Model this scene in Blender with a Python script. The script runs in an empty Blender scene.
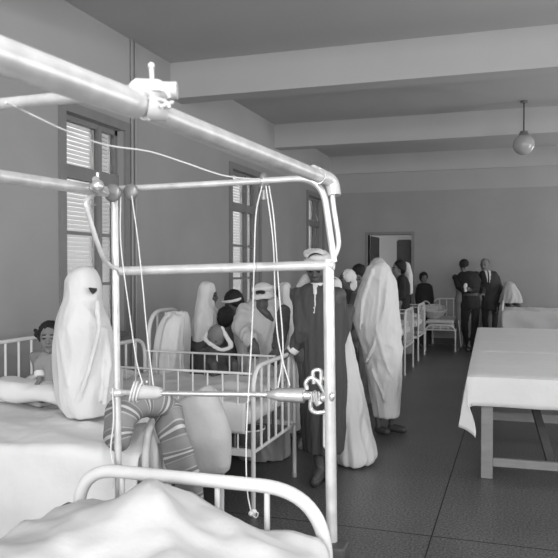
import bpy, bmesh, math, random
from mathutils import Vector, Matrix, noise
random.seed(7)
V = Vector
S = bpy.context.scene
COL = S.collection
F = 710.0
TH = math.atan(237/710)
H = 1.575
CT, ST = math.cos(TH), math.sin(TH)

# ------------------------------------------------------------------ helpers
def at(u, v, D):
    """world point seen D metres ahead of the camera"""
    r = (u-279)/F*D
    return V((r*CT-D*ST, r*ST+D*CT, H-(v-267)/F*D))

def mat(name, g, rough=.6, metal=0, spec=.4, bump=0, bscale=40, var=0, vscale=8, stretch=(1,1,1)):
    m = bpy.data.materials.new(name); m.use_nodes = True
    nt = m.node_tree; b = nt.nodes['Principled BSDF']
    c = g if isinstance(g, tuple) else (g, g, g)
    b.inputs['Base Color'].default_value = (*c, 1)
    b.inputs['Roughness'].default_value = rough
    b.inputs['Metallic'].default_value = metal
    b.inputs['Specular IOR Level'].default_value = spec
    if bump or var:
        tc = nt.nodes.new('ShaderNodeTexCoord'); mp = nt.nodes.new('ShaderNodeMapping')
        mp.inputs['Scale'].default_value = stretch
        nt.links.new(tc.outputs['Object'], mp.inputs['Vector'])
    if var:
        n = nt.nodes.new('ShaderNodeTexNoise'); n.inputs['Scale'].default_value = vscale; n.inputs['Detail'].default_value = 6
        r = nt.nodes.new('ShaderNodeValToRGB')
        r.color_ramp.elements[0].position = .3; r.color_ramp.elements[1].position = .7
        r.color_ramp.elements[0].color = (*[x*(1-var) for x in c], 1)
        r.color_ramp.elements[1].color = (*[min(1, x*(1+var)) for x in c], 1)
        nt.links.new(mp.outputs[0], n.inputs['Vector']); nt.links.new(n.outputs['Fac'], r.inputs[0])
        nt.links.new(r.outputs[0], b.inputs['Base Color'])
    if bump:
        n = nt.nodes.new('ShaderNodeTexNoise'); n.inputs['Scale'].default_value = bscale; n.inputs['Detail'].default_value = 4
        bp = nt.nodes.new('ShaderNodeBump'); bp.inputs['Strength'].default_value = bump; bp.inputs['Distance'].default_value = .02
        nt.links.new(mp.outputs[0], n.inputs['Vector']); nt.links.new(n.outputs['Fac'], bp.inputs['Height'])
        nt.links.new(bp.outputs[0], b.inputs['Normal'])
    return m

M = dict(
 wall=mat('wall_paint', .34, .75, var=.06, vscale=1.2, bump=.05, bscale=60),
 upper=mat('upper_wall_paint', .42, .8, var=.04, vscale=1),
 ceil=mat('ceiling_paint', .48, .85, var=.04, vscale=1),
 frame=mat('window_paint', .22, .5, var=.05),
 paint=mat('white_enamel', .66, .28, spec=.5, var=.04, vscale=14),
 steel=mat('painted_steel', .56, .35, metal=.35, var=.14, vscale=18),
 chrome=mat('worn_chrome', .62, .3, metal=.75, var=.1, vscale=25),
 tubem=mat('galvanised_tube', .46, .6, metal=0, var=.08, vscale=12),
 sheet=mat('white_sheet', .74, .85, bump=.25, bscale=14, var=.02),
 sheet2=mat('soft_white_sheet', .58, .85, bump=.2, bscale=16, var=.03),
 haik=mat('white_wool_haik', .66, .9, bump=.35, bscale=22, var=.04, stretch=(1,1,.4)),
 haik2=mat('cream_wool', .46, .9, bump=.3, bscale=30, var=.06, stretch=(1,1,.35)),
 skin=mat('skin', .075, .55, var=.06),
 skinp=mat('pale_skin', .19, .55, var=.05),
 dark=mat('dark_detail', .015, .5),
 lip=mat('lips', .10, .5),
 hair=mat('dark_hair', .012, .45, bump=.6, bscale=120),
 black=mat('black_wool', .018, .8, bump=.2),
 suit=mat('dark_suit', .035, .75, bump=.2),
 coat=mat('grey_wool_coat', .065, .85, bump=.4, bscale=60, var=.12, vscale=25, stretch=(1,1,.1)),
 smock=mat('grey_smock', .27, .85, bump=.3, var=.05),
 plainp=mat('pillow_cotton', .42, .9, bump=.3, bscale=18, var=.06),
 grey=mat('grey_cloth', .20, .85, bump=.3, var=.1),
 dgrey=mat('dark_grey_cloth', .07, .85, bump=.3, var=.15, vscale=20),
 cuff=mat('white_cotton', .7, .8),
 rope=mat('cotton_cord', .62, .8),
 pulley=mat('pulley_metal', .22, .4, metal=.4),
 rubber=mat('dark_leather', .05, .5),
 wood=mat('grey_painted_wood', .27, .6, var=.1, vscale=6, stretch=(1,1,6)),
 wooddk=mat('dark_wood', .09, .6, var=.1),
 globe=mat('opal_glass', .42, .15, spec=.6),
 wicker=mat('wicker', .5, .5, bump=.9, bscale=60, var=.3, vscale=50),
 ename=mat('enamel_basin', .16, .3, metal=.3),
 shut=mat('shutter_paint', .75, .5),
)
def mirror_glass():
    m = bpy.data.materials.new('window_glass'); m.use_nodes = True
    nt = m.node_tree; b = nt.nodes['Principled BSDF']
    b.inputs['Transmission Weight'].default_value = 1; b.inputs['Roughness'].default_value = .0
    b.inputs['IOR'].default_value = 1.05; b.inputs['Base Color'].default_value = (.95,.95,.95,1)
    return m
M['glass'] = mirror_glass()

def floor_mat():
    m = mat('terrazzo', .1, .38, spec=.5); nt = m.node_tree; b = nt.nodes['Principled BSDF']
    tc = nt.nodes.new('ShaderNodeTexCoord')
    vo = nt.nodes.new('ShaderNodeTexNoise'); vo.inputs['Scale'].default_value = 75; vo.inputs['Detail'].default_value = 3
    r = nt.nodes.new('ShaderNodeValToRGB')
    r.color_ramp.elements[0].position = .35; r.color_ramp.elements[0].color = (.035,.035,.035,1)
    r.color_ramp.elements[1].position = .72; r.color_ramp.elements[1].color = (.19,.19,.19,1)
    nt.links.new(tc.outputs['Object'], vo.inputs['Vector']); nt.links.new(vo.outputs['Fac'], r.inputs[0])
    n2 = nt.nodes.new('ShaderNodeTexNoise'); n2.inputs['Scale'].default_value = 1.6; n2.inputs['Detail'].default_value = 5
    mx = nt.nodes.new('ShaderNodeMix'); mx.data_type = 'RGBA'; mx.blend_type = 'MULTIPLY'; mx.inputs[0].default_value = .5
    nt.links.new(tc.outputs['Object'], n2.inputs['Vector'])
    nt.links.new(r.outputs[0], mx.inputs[6]); nt.links.new(n2.outputs['Color'], mx.inputs[7])
    hs = nt.nodes.new('ShaderNodeHueSaturation'); hs.inputs['Saturation'].default_value = 0; hs.inputs['Value'].default_value = 1.35
    nt.links.new(mx.outputs[2], hs.inputs['Color'])
    nt.links.new(hs.outputs[0], b.inputs['Base Color'])
    return m
M['floor'] = floor_mat()
def sheer():
    m = bpy.data.materials.new('translucent_slat'); m.use_nodes = True; nt = m.node_tree; nt.nodes.remove(nt.nodes['Principled BSDF'])  # invented see-through stuff for the shutter slats, to make the panes glow
    d = nt.nodes.new('ShaderNodeBsdfDiffuse'); d.inputs[0].default_value = (.7,.7,.7,1)
    t = nt.nodes.new('ShaderNodeBsdfTranslucent'); t.inputs[0].default_value = (.5,.5,.5,1)
    x = nt.nodes.new('ShaderNodeMixShader'); x.inputs[0].default_value = .62
    nt.links.new(d.outputs[0], x.inputs[1]); nt.links.new(t.outputs[0], x.inputs[2])
    nt.links.new(x.outputs[0], nt.nodes['Material Output'].inputs[0]); return m
M['sheer'] = sheer()

def stripe_mat():
    m = mat('striped_ticking', .2, .9); nt = m.node_tree; b = nt.nodes['Principled BSDF']
    tc = nt.nodes.new('ShaderNodeTexCoord'); sp = nt.nodes.new('ShaderNodeSeparateXYZ')
    nt.links.new(tc.outputs['UV'], sp.inputs[0])
    ml = nt.nodes.new('ShaderNodeMath'); ml.operation = 'MULTIPLY'; ml.inputs[1].default_value = 10.5
    fr = nt.nodes.new('ShaderNodeMath'); fr.operation = 'FRACT'
    r = nt.nodes.new('ShaderNodeValToRGB'); cr = r.color_ramp; cr.interpolation = 'CONSTANT'
    cr.elements[0].position = 0; cr.elements[0].color = (.22,.22,.22,1)
    cr.elements[1].position = .42; cr.elements[1].color = (.36,.36,.36,1)
    for p, c in ((.48,.13),(.60,.38),(.70,.13),(.86,.24),(.92,.17)):
        e = cr.elements.new(p); c *= 1.2; e.color = (c,c,c,1)
    nt.links.new(sp.outputs[1], ml.inputs[0]); nt.links.new(ml.outputs[0], fr.inputs[0]); nt.links.new(fr.outputs[0], r.inputs[0])
    nt.links.new(r.outputs[0], b.inputs['Base Color'])
    return m
M['stripe'] = stripe_mat()

def obj(name, bm, m, parent=None, smooth=True, mats=None):
    me = bpy.data.meshes.new(name)
    bmesh.ops.recalc_face_normals(bm, faces=bm.faces)
    bm.to_mesh(me); bm.free()
    for q in (mats or [m]): me.materials.append(q)
    if smooth:
        for p in me.polygons: p.use_smooth = True
        me.set_sharp_from_angle(angle=math.radians(50))
    o = bpy.data.objects.new(name, me); COL.objects.link(o)
    if parent:
        o.parent = parent
        o.matrix_parent_inverse = parent.matrix_world.inverted() if False else Matrix.Identity(4)
    return o

def tag(o, label=None, cat=None, group=None, kind=None):
    if label: o['label'] = label
    if cat: o['category'] = cat
    if group: o['group'] = group
    if kind: o['kind'] = kind
    return o

def thing(name, label, cat, loc=(0,0,0), rz=0, group=None, kind=None):
    o = bpy.data.objects.new(name, None); o.empty_display_size = .1; COL.objects.link(o)
    o.location = loc; o.rotation_euler = (0,0,rz)
    return tag(o, label, cat, group, kind)

def box(bm, lo, hi, bev=0):
    r = bmesh.ops.create_cube(bm, size=1)
    for v in r['verts']:
        v.co = V([(lo[i]+hi[i])/2 + v.co[i]*(hi[i]-lo[i]) for i in range(3)])
    if bev:
        es = list({e for v in r['verts'] for e in v.link_edges})
        bmesh.ops.bevel(bm, geom=es, offset=bev, segments=2, affect='EDGES', profile=.5)

def tube(bm, pts, r, seg=12, cap=True):
    pts = [V(p) for p in pts]; n = len(pts)
    rs = r if isinstance(r, (list, tuple)) else [r]*n
    up = None; rings = []
    for i, p in enumerate(pts):
        t = (pts[min(i+1, n-1)]-pts[max(i-1, 0)]).normalized()
        if up is None:
            up = t.orthogonal().normalized()
        else:
            up = (up - t*up.dot(t))
            up = up.normalized() if up.length > 1e-6 else t.orthogonal().normalized()
        b = t.cross(up)
        rings.append([bm.verts.new(p+(up*math.cos(a)+b*math.sin(a))*rs[i]) for a in [2*math.pi*k/seg for k in range(seg)]])
    for a, b in zip(rings, rings[1:]):
        for k in range(seg):
            bm.faces.new((a[k], a[(k+1)%seg], b[(k+1)%seg], b[k]))
    if cap:
        bm.faces.new(rings[0][::-1]); bm.faces.new(rings[-1])

def rp(pts, rad, n=6):
    """polyline with rounded corners"""
    pts = [V(p) for p in pts]; out = [pts[0]]
    for i in range(1, len(pts)-1):
        a, b, c = pts[i-1], pts[i], pts[i+1]
        d1 = (a-b); d2 = (c-b); q = min(rad, d1.length*.49, d2.length*.49)
        p1 = b+d1.normalized()*q; p2 = b+d2.normalized()*q
        for k in range(n+1):
            t = k/n; out.append(p1*(1-t)**2+b*2*t*(1-t)+p2*t*t)
    out.append(pts[-1]); return out

def curve(pts, n=8):
    """smooth curve through points"""
    P = [V(p) for p in pts]; P = [P[0]*2-P[1]]+P+[P[-1]*2-P[-2]]; out = []
    for i in range(1, len(P)-2):
        for k in range(n):
            t = k/n
            out.append(.5*((2*P[i])+(-P[i-1]+P[i+1])*t+(2*P[i-1]-5*P[i]+4*P[i+1]-P[i+2])*t*t+(-P[i-1]+3*P[i]-3*P[i+1]+P[i+2])*t**3))
    out.append(P[-2]); return out

def ell(bm, c, r, rot=None, seg=20, rings=12):
    R = rot or Matrix.Identity(3); c = V(c)
    if isinstance(r, (int, float)): r = (r, r, r)
    f = lambda a, b: bm.verts.new(c + R @ V((r[0]*math.cos(a)*math.sin(b), r[1]*math.sin(a)*math.sin(b), r[2]*math.cos(b))))
    top, bot = f(0, 0), f(0, math.pi)
    G = [[f(2*math.pi*j/seg, math.pi*i/rings) for j in range(seg)] for i in range(1, rings)]
    for j in range(seg):
        k = (j+1) % seg
        bm.faces.new((top, G[0][j], G[0][k])); bm.faces.new((bot, G[-1][k], G[-1][j]))
        for a, b in zip(G, G[1:]): bm.faces.new((a[j], b[j], b[k], a[k]))

def cap(bm, a, ra, b, rb):
    a, b = V(a), V(b)
    ell(bm, a, ra, seg=14, rings=8); ell(bm, b, rb, seg=14, rings=8)
    if (b-a).length > 1e-4: tube(bm, [a, b], [ra, rb], seg=14)

def chain(bm, pts, rs):
    for i in range(len(pts)-1): cap(bm, pts[i], rs[i], pts[i+1], rs[i+1])

def loft(bm, rows, seg=40, fold=0, k=9, ph=0, capt=True):
    """rows: (cx, cy, z, rx, ry); fold deepens towards the last row"""
    rings = []; n = len(rows)
    for i, (cx, cy, z, rx, ry) in enumerate(rows):
        t = i/(n-1); ring = []
        for j in range(seg):
            a = 2*math.pi*j/seg
            f = 1+fold*t*(math.sin(k*a+ph+1.5*t)+.6*math.sin((k*2-3)*a+ph*2-t*2))
            ring.append(bm.verts.new((cx+rx*f*math.cos(a), cy+ry*f*math.sin(a), z)))
        rings.append(ring)
    for a, b in zip(rings, rings[1:]):
        for j in range(seg):
            bm.faces.new((a[j], a[(j+1)%seg], b[(j+1)%seg], b[j]))
    bm.faces.new(rings[0][::-1]); bm.faces.new(rings[-1])

def interp(rows, n=4):
    """densify rows with smooth interpolation"""
    out = []
    R = [rows[0]]+list(rows)+[rows[-1]]
    for i in range(1, len(R)-2):
        for k in range(n):
            t = k/n
            out.append(tuple(.5*((2*R[i][c])+(-R[i-1][c]+R[i+1][c])*t+(2*R[i-1][c]-5*R[i][c]+4*R[i+1][c]-R[i+2][c])*t*t+(-R[i-1][c]+3*R[i][c]-3*R[i+1][c]+R[i+2][c])*t**3) for c in range(len(rows[0]))))
    out.append(tuple(rows[-1])); return out

def fuse(name, bm, mats, parent, voxel=.012, smooth=3, amp=0, freq=(9,9,3), paint=None, seed=0, nostart=None):
    """union of all the pieces as one continuous surface"""
    me = bpy.data.meshes.new('tmp'); bmesh.ops.recalc_face_normals(bm, faces=bm.faces); bm.to_mesh(me); bm.free()
    o = bpy.data.objects.new('tmp', me); COL.objects.link(o)
    md = o.modifiers.new('r', 'REMESH'); md.mode = 'VOXEL'; md.voxel_size = voxel; md.adaptivity = 0
    if smooth:
        s = o.modifiers.new('s', 'SMOOTH'); s.iterations = smooth; s.factor = .5
    dg = bpy.context.evaluated_depsgraph_get(); dg.update()
    me2 = bpy.data.meshes.new_from_object(o.evaluated_get(dg), depsgraph=dg)
    bpy.data.objects.remove(o); bpy.data.meshes.remove(me)
    me2.name = name; me2.materials.clear()
    for m in mats: me2.materials.append(m)
    if amp:
        ns = [v.normal.copy() for v in me2.vertices]
        off = V((seed*3.1, seed*1.7, seed*.9))
        for v, nn in zip(me2.vertices, ns):
            p = V((v.co.x*freq[0], v.co.y*freq[1], v.co.z*freq[2]))+off
            w = noise.noise(V((p.x*.35, p.y*.35, p.z*.8)))*1.2
            p2 = p+V((w, w*.7, w))
            d = 1-2*abs(noise.noise(p2)) + .35*noise.noise(p2*2.7)
            v.co += nn*(amp*(d-.6))
    for p in me2.polygons: p.use_smooth = True
    if paint:
        for p in me2.polygons:
            c = p.center; k = paint(c, p.normal)
            if k: p.material_index = k
    o = bpy.data.objects.new(name, me2); COL.objects.link(o)
    if parent: o.parent = parent
    return o

# ------------------------------------------------------------------ the room
XW, YF, ZC = -3.8, 14.85, 3.93
XR, YB = 3.6, -3.2
ZP = 3.15
def struct(name, bm, m, parent=None, smooth=False):
    o = obj(name, bm, m, parent, smooth)
    if not parent: o['kind'] = 'structure'
    return o
bm = bmesh.new(); box(bm, (XW-.3, YB-.3, -.2), (XR+.3, YF+3.2, 0)); struct('floor', bm, M['floor'])
bm = bmesh.new(); box(bm, (XW-.3, YB-.3, ZC), (XR+.3, YF+3.2, ZC+.2)); struct('ceiling', bm, M['ceil'])
# inlaid floor joints
for n, pts in enumerate([((-.46, YB, 0), (-.46, YF, 0)), ((XW, 4.2, 0), (XR, 4.2, 0)), ((-2.9, YB, 0), (-2.9, YF, 0)), ((2.0, YB, 0), (2.0, YF, 0))]):
    a, b = pts; bm = bmesh.new(); w = .004
    if a[0] == b[0]: box(bm, (a[0]-w, a[1], -.002), (a[0]+w, b[1], .0006))
    else: box(bm, (a[0], a[1]-w, -.002), (b[0], a[1]+w, .0006))
    struct('trim_%d' % (n+1), bm, M['dark'])

def wall_holes(name, fixed, a0, a1, z0, z1, holes, m, axis, thick):
    """panelled wall solid with rectangular openings (h0,h1,zb,zt)"""
    bm = bmesh.new(); xs = sorted({a0, a1, *[h for q in holes for h in q[:2]]}); zs = sorted({z0, z1, *[h for q in holes for h in q[2:]]})
    for i in range(len(xs)-1):
        for j in range(len(zs)-1):
            cx = (xs[i]+xs[i+1])/2; cz = (zs[j]+zs[j+1])/2
            if any(h[0] < cx < h[1] and h[2] < cz < h[3] for h in holes): continue
            if axis == 'y': box(bm, (min(fixed, fixed+thick), xs[i], zs[j]), (max(fixed, fixed+thick), xs[i+1], zs[j+1]))
            else: box(bm, (xs[i], min(fixed, fixed+thick), zs[j]), (xs[i+1], max(fixed, fixed+thick), zs[j+1]))
    bmesh.ops.remove_doubles(bm, verts=bm.verts, dist=1e-5)
    # drop the inner double faces
    seen = {}
    for f in list(bm.faces):
        key = tuple(sorted(v.index for v in f.verts)) if False else tuple(round(x, 4) for x in f.calc_center_median())
        seen.setdefault(key, []).append(f)
    dd = [f for q in seen.values() if len(q) > 1 for f in q]
    bmesh.ops.delete(bm, geom=dd, context='FACES')
    return struct(name, bm, m)

WY = [(1.55, 2.45), (5.38, 6.38), (9.27, 10.38), (13.12, 14.2)]
lh = [(a, b, .92, 2.96) for a, b in WY]
wall_holes('wall_left', XW, YB, YF, 0, ZP, lh, M['wall'], 'y', -.3)
wall_holes('wall_left_upper', XW, YB, YF, ZP, ZC, [], M['upper'], 'y', -.3)
DX0, DX1, DZ = -2.97, -2.06, 2.25
wall_holes('wall_far', YF, XW-.3, XR+.3, 0, ZP, [(DX0, DX1, 0, DZ)], M['wall'], 'x', .2)
wall_holes('wall_far_upper', YF, XW-.3, XR+.3, ZP, ZC, [], M['upper'], 'x', .2)
rh = [(a, b, .92, 2.96) for a, b in [(-2.3, -.9), (1.3, 2.7), (5.1, 6.5), (9.0, 10.4), (12.9, 14.1)]]
wall_holes('wall_right', XR, YB, YF, 0, ZC, rh, M['wall'], 'y', .3)
bh = [(-2.8, -1.2, .92, 3.0), (.4, 2.0, .92, 3.0)]
wall_holes('wall_back', YB, XW-.3, XR+.3, 0, ZC, bh, M['wall'], 'x', -.3)
# beams
for n, (y0, y1, zb) in enumerate([(3.65, 3.93, 3.52), (7.42, 7.70, 3.52), (11.15, 11.43, 3.545), (14.78, YF, 3.55)]):
    bm = bmesh.new(); box(bm, (XW, y0, zb), (XR, y1, ZC)); struct('ceiling_beam', bm, M['ceil'])
for n, z in enumerate([.12]):
    bm = bmesh.new(); box(bm, (XW, YB, 0), (XW+.02, YF, z)); struct('baseboard_left', bm, M['wooddk'])
    bm = bmesh.new(); box(bm, (DX1+.06, YF-.02, 0), (XR, YF, z)); struct('baseboard_far', bm, M['wooddk'])
# room behind the door
bm = bmesh.new(); box(bm, (XW-.3, YF+3, 0), (XR+.3, YF+3.2, ZC)); struct('wall_corridor', bm, M['wall'])

bm = bmesh.new()
for a, b in [((DX0-.06, YF-.02, 0), (DX0, YF+.2, DZ+.06)), ((DX1, YF-.02, 0), (DX1+.06, YF+.2, DZ+.06)), ((DX0, YF-.02, DZ), (DX1, YF+.2, DZ+.06))]: box(bm, a, b)
dr = struct('door_1', bm, M['frame'])
bm = bmesh.new(); box(bm, (DX0+.02, YF+.12, .01), (DX0+.06, YF+.98, DZ-.02)); obj('door_leaf', bm, M['wooddk'], dr, False)
bm = bmesh.new(); box(bm, (DX1-.33, YF+.16, .01), (DX1-.01, YF+.2, DZ-.12)); 
for k in range(3): box(bm, (DX1-.30, YF+.15, .15+.7*k), (DX1-.04, YF+.16, .75+.7*k))
obj('door_leaf', bm, M['wooddk'], dr, False)

def window(n, y0, y1):
    zb, zt = .92, 2.96; X = XW-.07; zm = 2.45
    bm = bmesh.new()
    for a, b in [((X-.05, y0, zb), (X, y0+.05, zt)), ((X-.05, y1-.05, zb), (X, y1, zt)), ((X-.05, y0, zt-.05), (X, y1, zt)),
                 ((X-.05, y0, zb), (X, y1, zb+.06)), ((X-.05, y0, zm-.06), (X+.015, y1, zm+.06))]: box(bm, a, b)
    w = struct('window_%d' % n, bm, M['frame'])
    bm = bmesh.new(); e = .09
    for a, b in [((XW, y0-e, zb-.02), (XW+.025, y0, zt+e)), ((XW, y1, zb-.02), (XW+.025, y1+e, zt+e)), ((XW, y0, zt), (XW+.025, y1, zt+e)), ((XW-.06, y0, zb-.05), (XW+.06, y1, zb))]: box(bm, a, b)
    obj('window_surround', bm, M['frame'], w, False)
    ym = y0+(y1-y0)*.66
    bm = bmesh.new(); box(bm, (X-.045, ym-.022, zb), (X+.02, ym+.022, zt-.02)); 
    for zz in (1.41, 1.89):
        box(bm, (X-.03, y0+.04, zz-.015), (X+.012, y1-.04, zz+.015))
    for yy in (y0+.055, y1-.055): box(bm, (X-.03, yy-.015, zb), (X+.012, yy+.018, zm))
    obj('sash', bm, M['frame'], w, False)
    bm = bmesh.new(); box(bm, (X-.022, y0+.04, zb+.05), (X-.018, y1-.04, zt-.04)); obj('pane', bm, M['glass'], w, False)
    for s, (ya, yb) in enumerate([(y0+.02, ym-.01), (ym+.01, y1-.02)]):
        bm = bmesh.new(); XS = X-.06
        for a, b in [((XS-.03, ya, zb+.02), (XS, ya+.03, zt-.02)), ((XS-.03, yb-.03, zb+.02), (XS, yb, zt-.02))]: box(bm, a, b)
        sh_ = obj('shutter', bm, M['shut'], w, False)
        bm = bmesh.new(); z = zb+.03
        while z < zt-.05:
            v4 = [bm.verts.new(q) for q in ((XS-.004, ya+.03, z), (XS-.004, yb-.03, z), (XS-.022, yb-.03, z+.040), (XS-.022, ya+.03, z+.040))]
            bm.faces.new(v4); z += .041
        obj('translucent_slats', bm, M['sheer'], sh_, False)  # shutter slats made translucent so daylight brightens the panes evenly
for i, (a, b) in enumerate(WY): window(i+1, a, b)
# two thin conduits on the left wall
for n, y in enumerate((6.52, 6.60)):
    bm = bmesh.new(); tube(bm, [(XW+.015, y, .0), (XW+.015, y, ZC-.0)], .011, 8)
    struct('trim_%d' % (7+n), bm, M['wall'], smooth=True)

# ------------------------------------------------------------------ globe lamp
g = thing('ceiling_lamp', 'round opal glass globe lamp hanging on a thin rod from the ceiling', 'lamp', (at(523, 145, 10.1).x, at(523, 145, 10.1).y, 0))
zc = at(523, 145, 10.1).z
bm = bmesh.new(); ell(bm, (0,0,zc), .148, seg=32, rings=20); obj('lamp_globe', bm, M['globe'], g)
bm = bmesh.new(); tube(bm, [(0,0,zc+.15), (0,0,ZC)], .009, 8); obj('lamp_rod', bm, M['dark'], g)
bm = bmesh.new(); tube(bm, [(0,0,zc+.125), (0,0,zc+.19)], [.075, .05], 20); obj('lamp_collar', bm, M['pulley'], g)
bm = bmesh.new(); tube(bm, [(0,0,ZC-.03), (0,0,ZC-.001)], .05, 16); obj('ceiling_rose', bm, M['pulley'], g)

# ------------------------------------------------------------------ beds
def bed_end(parent, name, W, h, r, nb, zlow=.40, rb=.010, rad=.16, x=0, m='paint', foot=0):
    """tubular bed end lying in the local y-z plane at x, from y=0 to W"""
    o_bm = bmesh.new()
    tube(o_bm, rp([(x,0,foot), (x,0,h), (x,W,h), (x,W,foot)], rad, 10), r, 14)
    e = obj(name, o_bm, M[m], parent)
    bm = bmesh.new(); tube(bm, [(x,0,zlow), (x,W,zlow)], r*.8, 10); obj('lower_rail', bm, M[m], e)
    for k in range(nb):
        y = W*(k+1)/(nb+1)
        bm = bmesh.new(); tube(bm, [(x,y,zlow), (x,y,h)], rb, 8); obj('bar', bm, M[m], e)
    for y in (0, W):
        if foot == 0:
            bm = bmesh.new(); tube(bm, [(x,y,0), (x,y,.03)], r*1.25, 12); obj('foot_cap', bm, M['steel'], e)
    return e

def puff(bm, lo, hi, bev=.05, amp=.006):
    b2 = bmesh.new(); box(b2, lo, hi)
    bmesh.ops.subdivide_edges(b2, edges=b2.edges, cuts=14, use_grid_fill=True)
    c = V([(lo[i]+hi[i])/2 for i in range(3)]); hsz = V([(hi[i]-lo[i])/2 for i in range(3)])
    for v in b2.verts:
        d = v.co-c; q = V([max(abs(d[i])-(hsz[i]-bev), 0) for i in range(3)])
        if q.length > 1e-6:
            inner = V([max(-(hsz[i]-bev), min(hsz[i]-bev, d[i])) for i in range(3)])
            dirv = (d-inner); v.co = c+inner+dirv.normalized()*min(bev, dirv.length)
        v.co += V((0,0,amp*noise.noise(v.co*7)))
    me = bpy.data.meshes.new('t'); b2.to_mesh(me); b2.free(); bm.from_mesh(me); bpy.data.meshes.remove(me)

def drape(name, x0, x1, y0, y1, z, drop, m, label, cat, parent=None, amp=.012, wave=.02, res=.025, seed=1, kw=22, group=None, lump=None, thick=.006):
    """cloth over a rectangle; drop=(x0 side, x1 side, y0 side, y1 side) hang lengths"""
    dx0, dx1, dy0, dy1 = drop
    nx = int((x1-x0+dx0+dx1)/res)+1; ny = int((y1-y0+dy0+dy1)/res)+1
    bm = bmesh.new(); G = []
    for i in range(nx+1):
        a = x0-dx0+(x1-x0+dx0+dx1)*i/nx; row = []
        for j in range(ny+1):
            b = y0-dy0+(y1-y0+dy0+dy1)*j/ny
            ox = (x0-a) if a < x0 else (a-x1 if a > x1 else 0)
            oy = (y0-b) if b < y0 else (b-y1 if b > y1 else 0)
            px = min(max(a, x0), x1); py = min(max(b, y0), y1)
            d = math.hypot(ox, oy) if ox and oy else ox+oy
            p = V((a*5+seed, b*5, seed*2.3))
            nz = (1-2*abs(noise.noise(V((a*2.3+seed, b*3.1+a*1.5, seed)))))*amp + noise.noise(p)*amp*.7 + noise.noise(p*3)*amp*.25
            nz += amp*.5*max(0, 1-5*abs(noise.noise(V((a*1.7-seed, b*1.9, seed*1.3)))))+amp*.3*max(0, 1-6*abs(noise.noise(V((a*3.3+b*2-seed, b*2.9, seed*2.3)))))
            zz = z+(nz if d == 0 else nz*max(0, 1-d/.1))
            rr = .03
            if d > 0:
                t = min(d/rr, math.pi/2)
                zz -= rr*(1-math.cos(t)) + max(0, d-rr*math.pi/2)
                out = rr*math.sin(t) + wave*min(d/.3, 1)*(.6+math.sin((a+b)*kw+seed+2*noise.noise(V((a*3, b*3, seed)))))+d*.04
                if ox: px += (-1 if a < x0 else 1)*out*(ox/d)
                if oy: py += (-1 if b < y0 else 1)*out*(oy/d)
            if lump: zz += lump(px, py)*max(0, 1-d/.15)
            row.append(bm.verts.new((px, py, zz)))
        G.append(row)
    for i in range(nx):
        for j in range(ny): bm.faces.new((G[i][j], G[i+1][j], G[i+1][j+1], G[i][j+1]))
    o = obj(name, bm, M[m], parent)
    s = o.modifiers.new('t', 'SOLIDIFY'); s.thickness = thick; s.offset = 1
    if not parent: tag(o, label, cat, group)
    return o

# --- cot: local x runs from head (x=0) to foot (x=L); y across 0..W
def cot(loc, rz, label, L=1.25, W=.87, hh=.95, hf=.94, group=None, rails=True, mz=.68, kind='cot', nb=6, rb=.010, r=.015, cat='cot', shelf=True, hb=None):
    t = thing(kind, label, cat, loc, rz, group)
    bed_end(t, 'headboard', W, hh, r, hb if hb is not None else nb, x=0, rb=rb)
    bed_end(t, 'footboard', W, hf, r, nb, x=L, rb=rb)
    for y in (0, W):
        bm = bmesh.new(); box(bm, (.01, y-.012, .375), (L-.01, y+.012, .42)); obj('side_bar', bm, M['paint'], t, False)
        if rails:
            bm = bmesh.new(); tube(bm, [(.01, y, .90), (L-.01, y, .90)], .009, 8)
            q = obj('side_rail', bm, M['paint'], t)
            n = 11
            for k in range(n):
                x = L*(k+1)/(n+1); bm = bmesh.new(); tube(bm, [(x, y, .40), (x, y, .90)], .006, 6); obj('bar', bm, M['paint'], q)
    if shelf:
        bm = bmesh.new(); box(bm, (.02, .02, .38), (L-.02, W-.02, .39)); obj('base_panel', bm, M['pulley'], t, False)
    bm = bmesh.new(); puff(bm, (.03, .03, mz-.13), (L-.03, W-.03, mz-.015)); 
    obj('mattress', bm, M['sheet2'], t)
    for x in (.15, L-.15):
        for y in (.06, W-.06):
            bm = bmesh.new(); tube(bm, [(x, y, .385), (x, y, mz-.12)], .008, 8); obj('support_spring', bm, M['pulley'], t)
    return t

# cot C in the middle
CX0, CX1, CY0, CY1 = -2.83, -1.57, 4.19, 5.07
cot((CX0, CY0, 0), 0, 'white metal cot with barred end that the man in the coat leans on', L=1.26, W=.88, hh=1.0, nb=5)
drape('cot_sheet', CX0+.05, CX1-.05, CY0+.03, CY1-.03, .70, (.0, .0, .20, .20), 'sheet2', 'rumpled white sheet hanging over the near side of the middle cot', 'sheet', amp=.03, wave=.0, seed=3, kw=26)
# basin on the cot base
p = at(246, 438, 4.75)
b = thing('basin', 'dark enamel basin standing under the middle cot', 'basin', (p.x, p.y+.02, .392))
bm = bmesh.new(); loft(bm, [(0,0,0,.075,.075), (0,0,.05,.105,.105), (0,0,.1,.12,.12), (0,0,.098,.112,.112), (0,0,.05,.098,.098), (0,0,.012,.07,.07)], seg=28); obj('bowl', bm, M['ename'], b)
bm = bmesh.new(); tube(bm, [(.12*math.cos(a), .12*math.sin(a), .1) for a in [2*math.pi*k/32 for k in range(33)]], .006, 8); obj('rim', bm, M['steel'], b)

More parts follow.
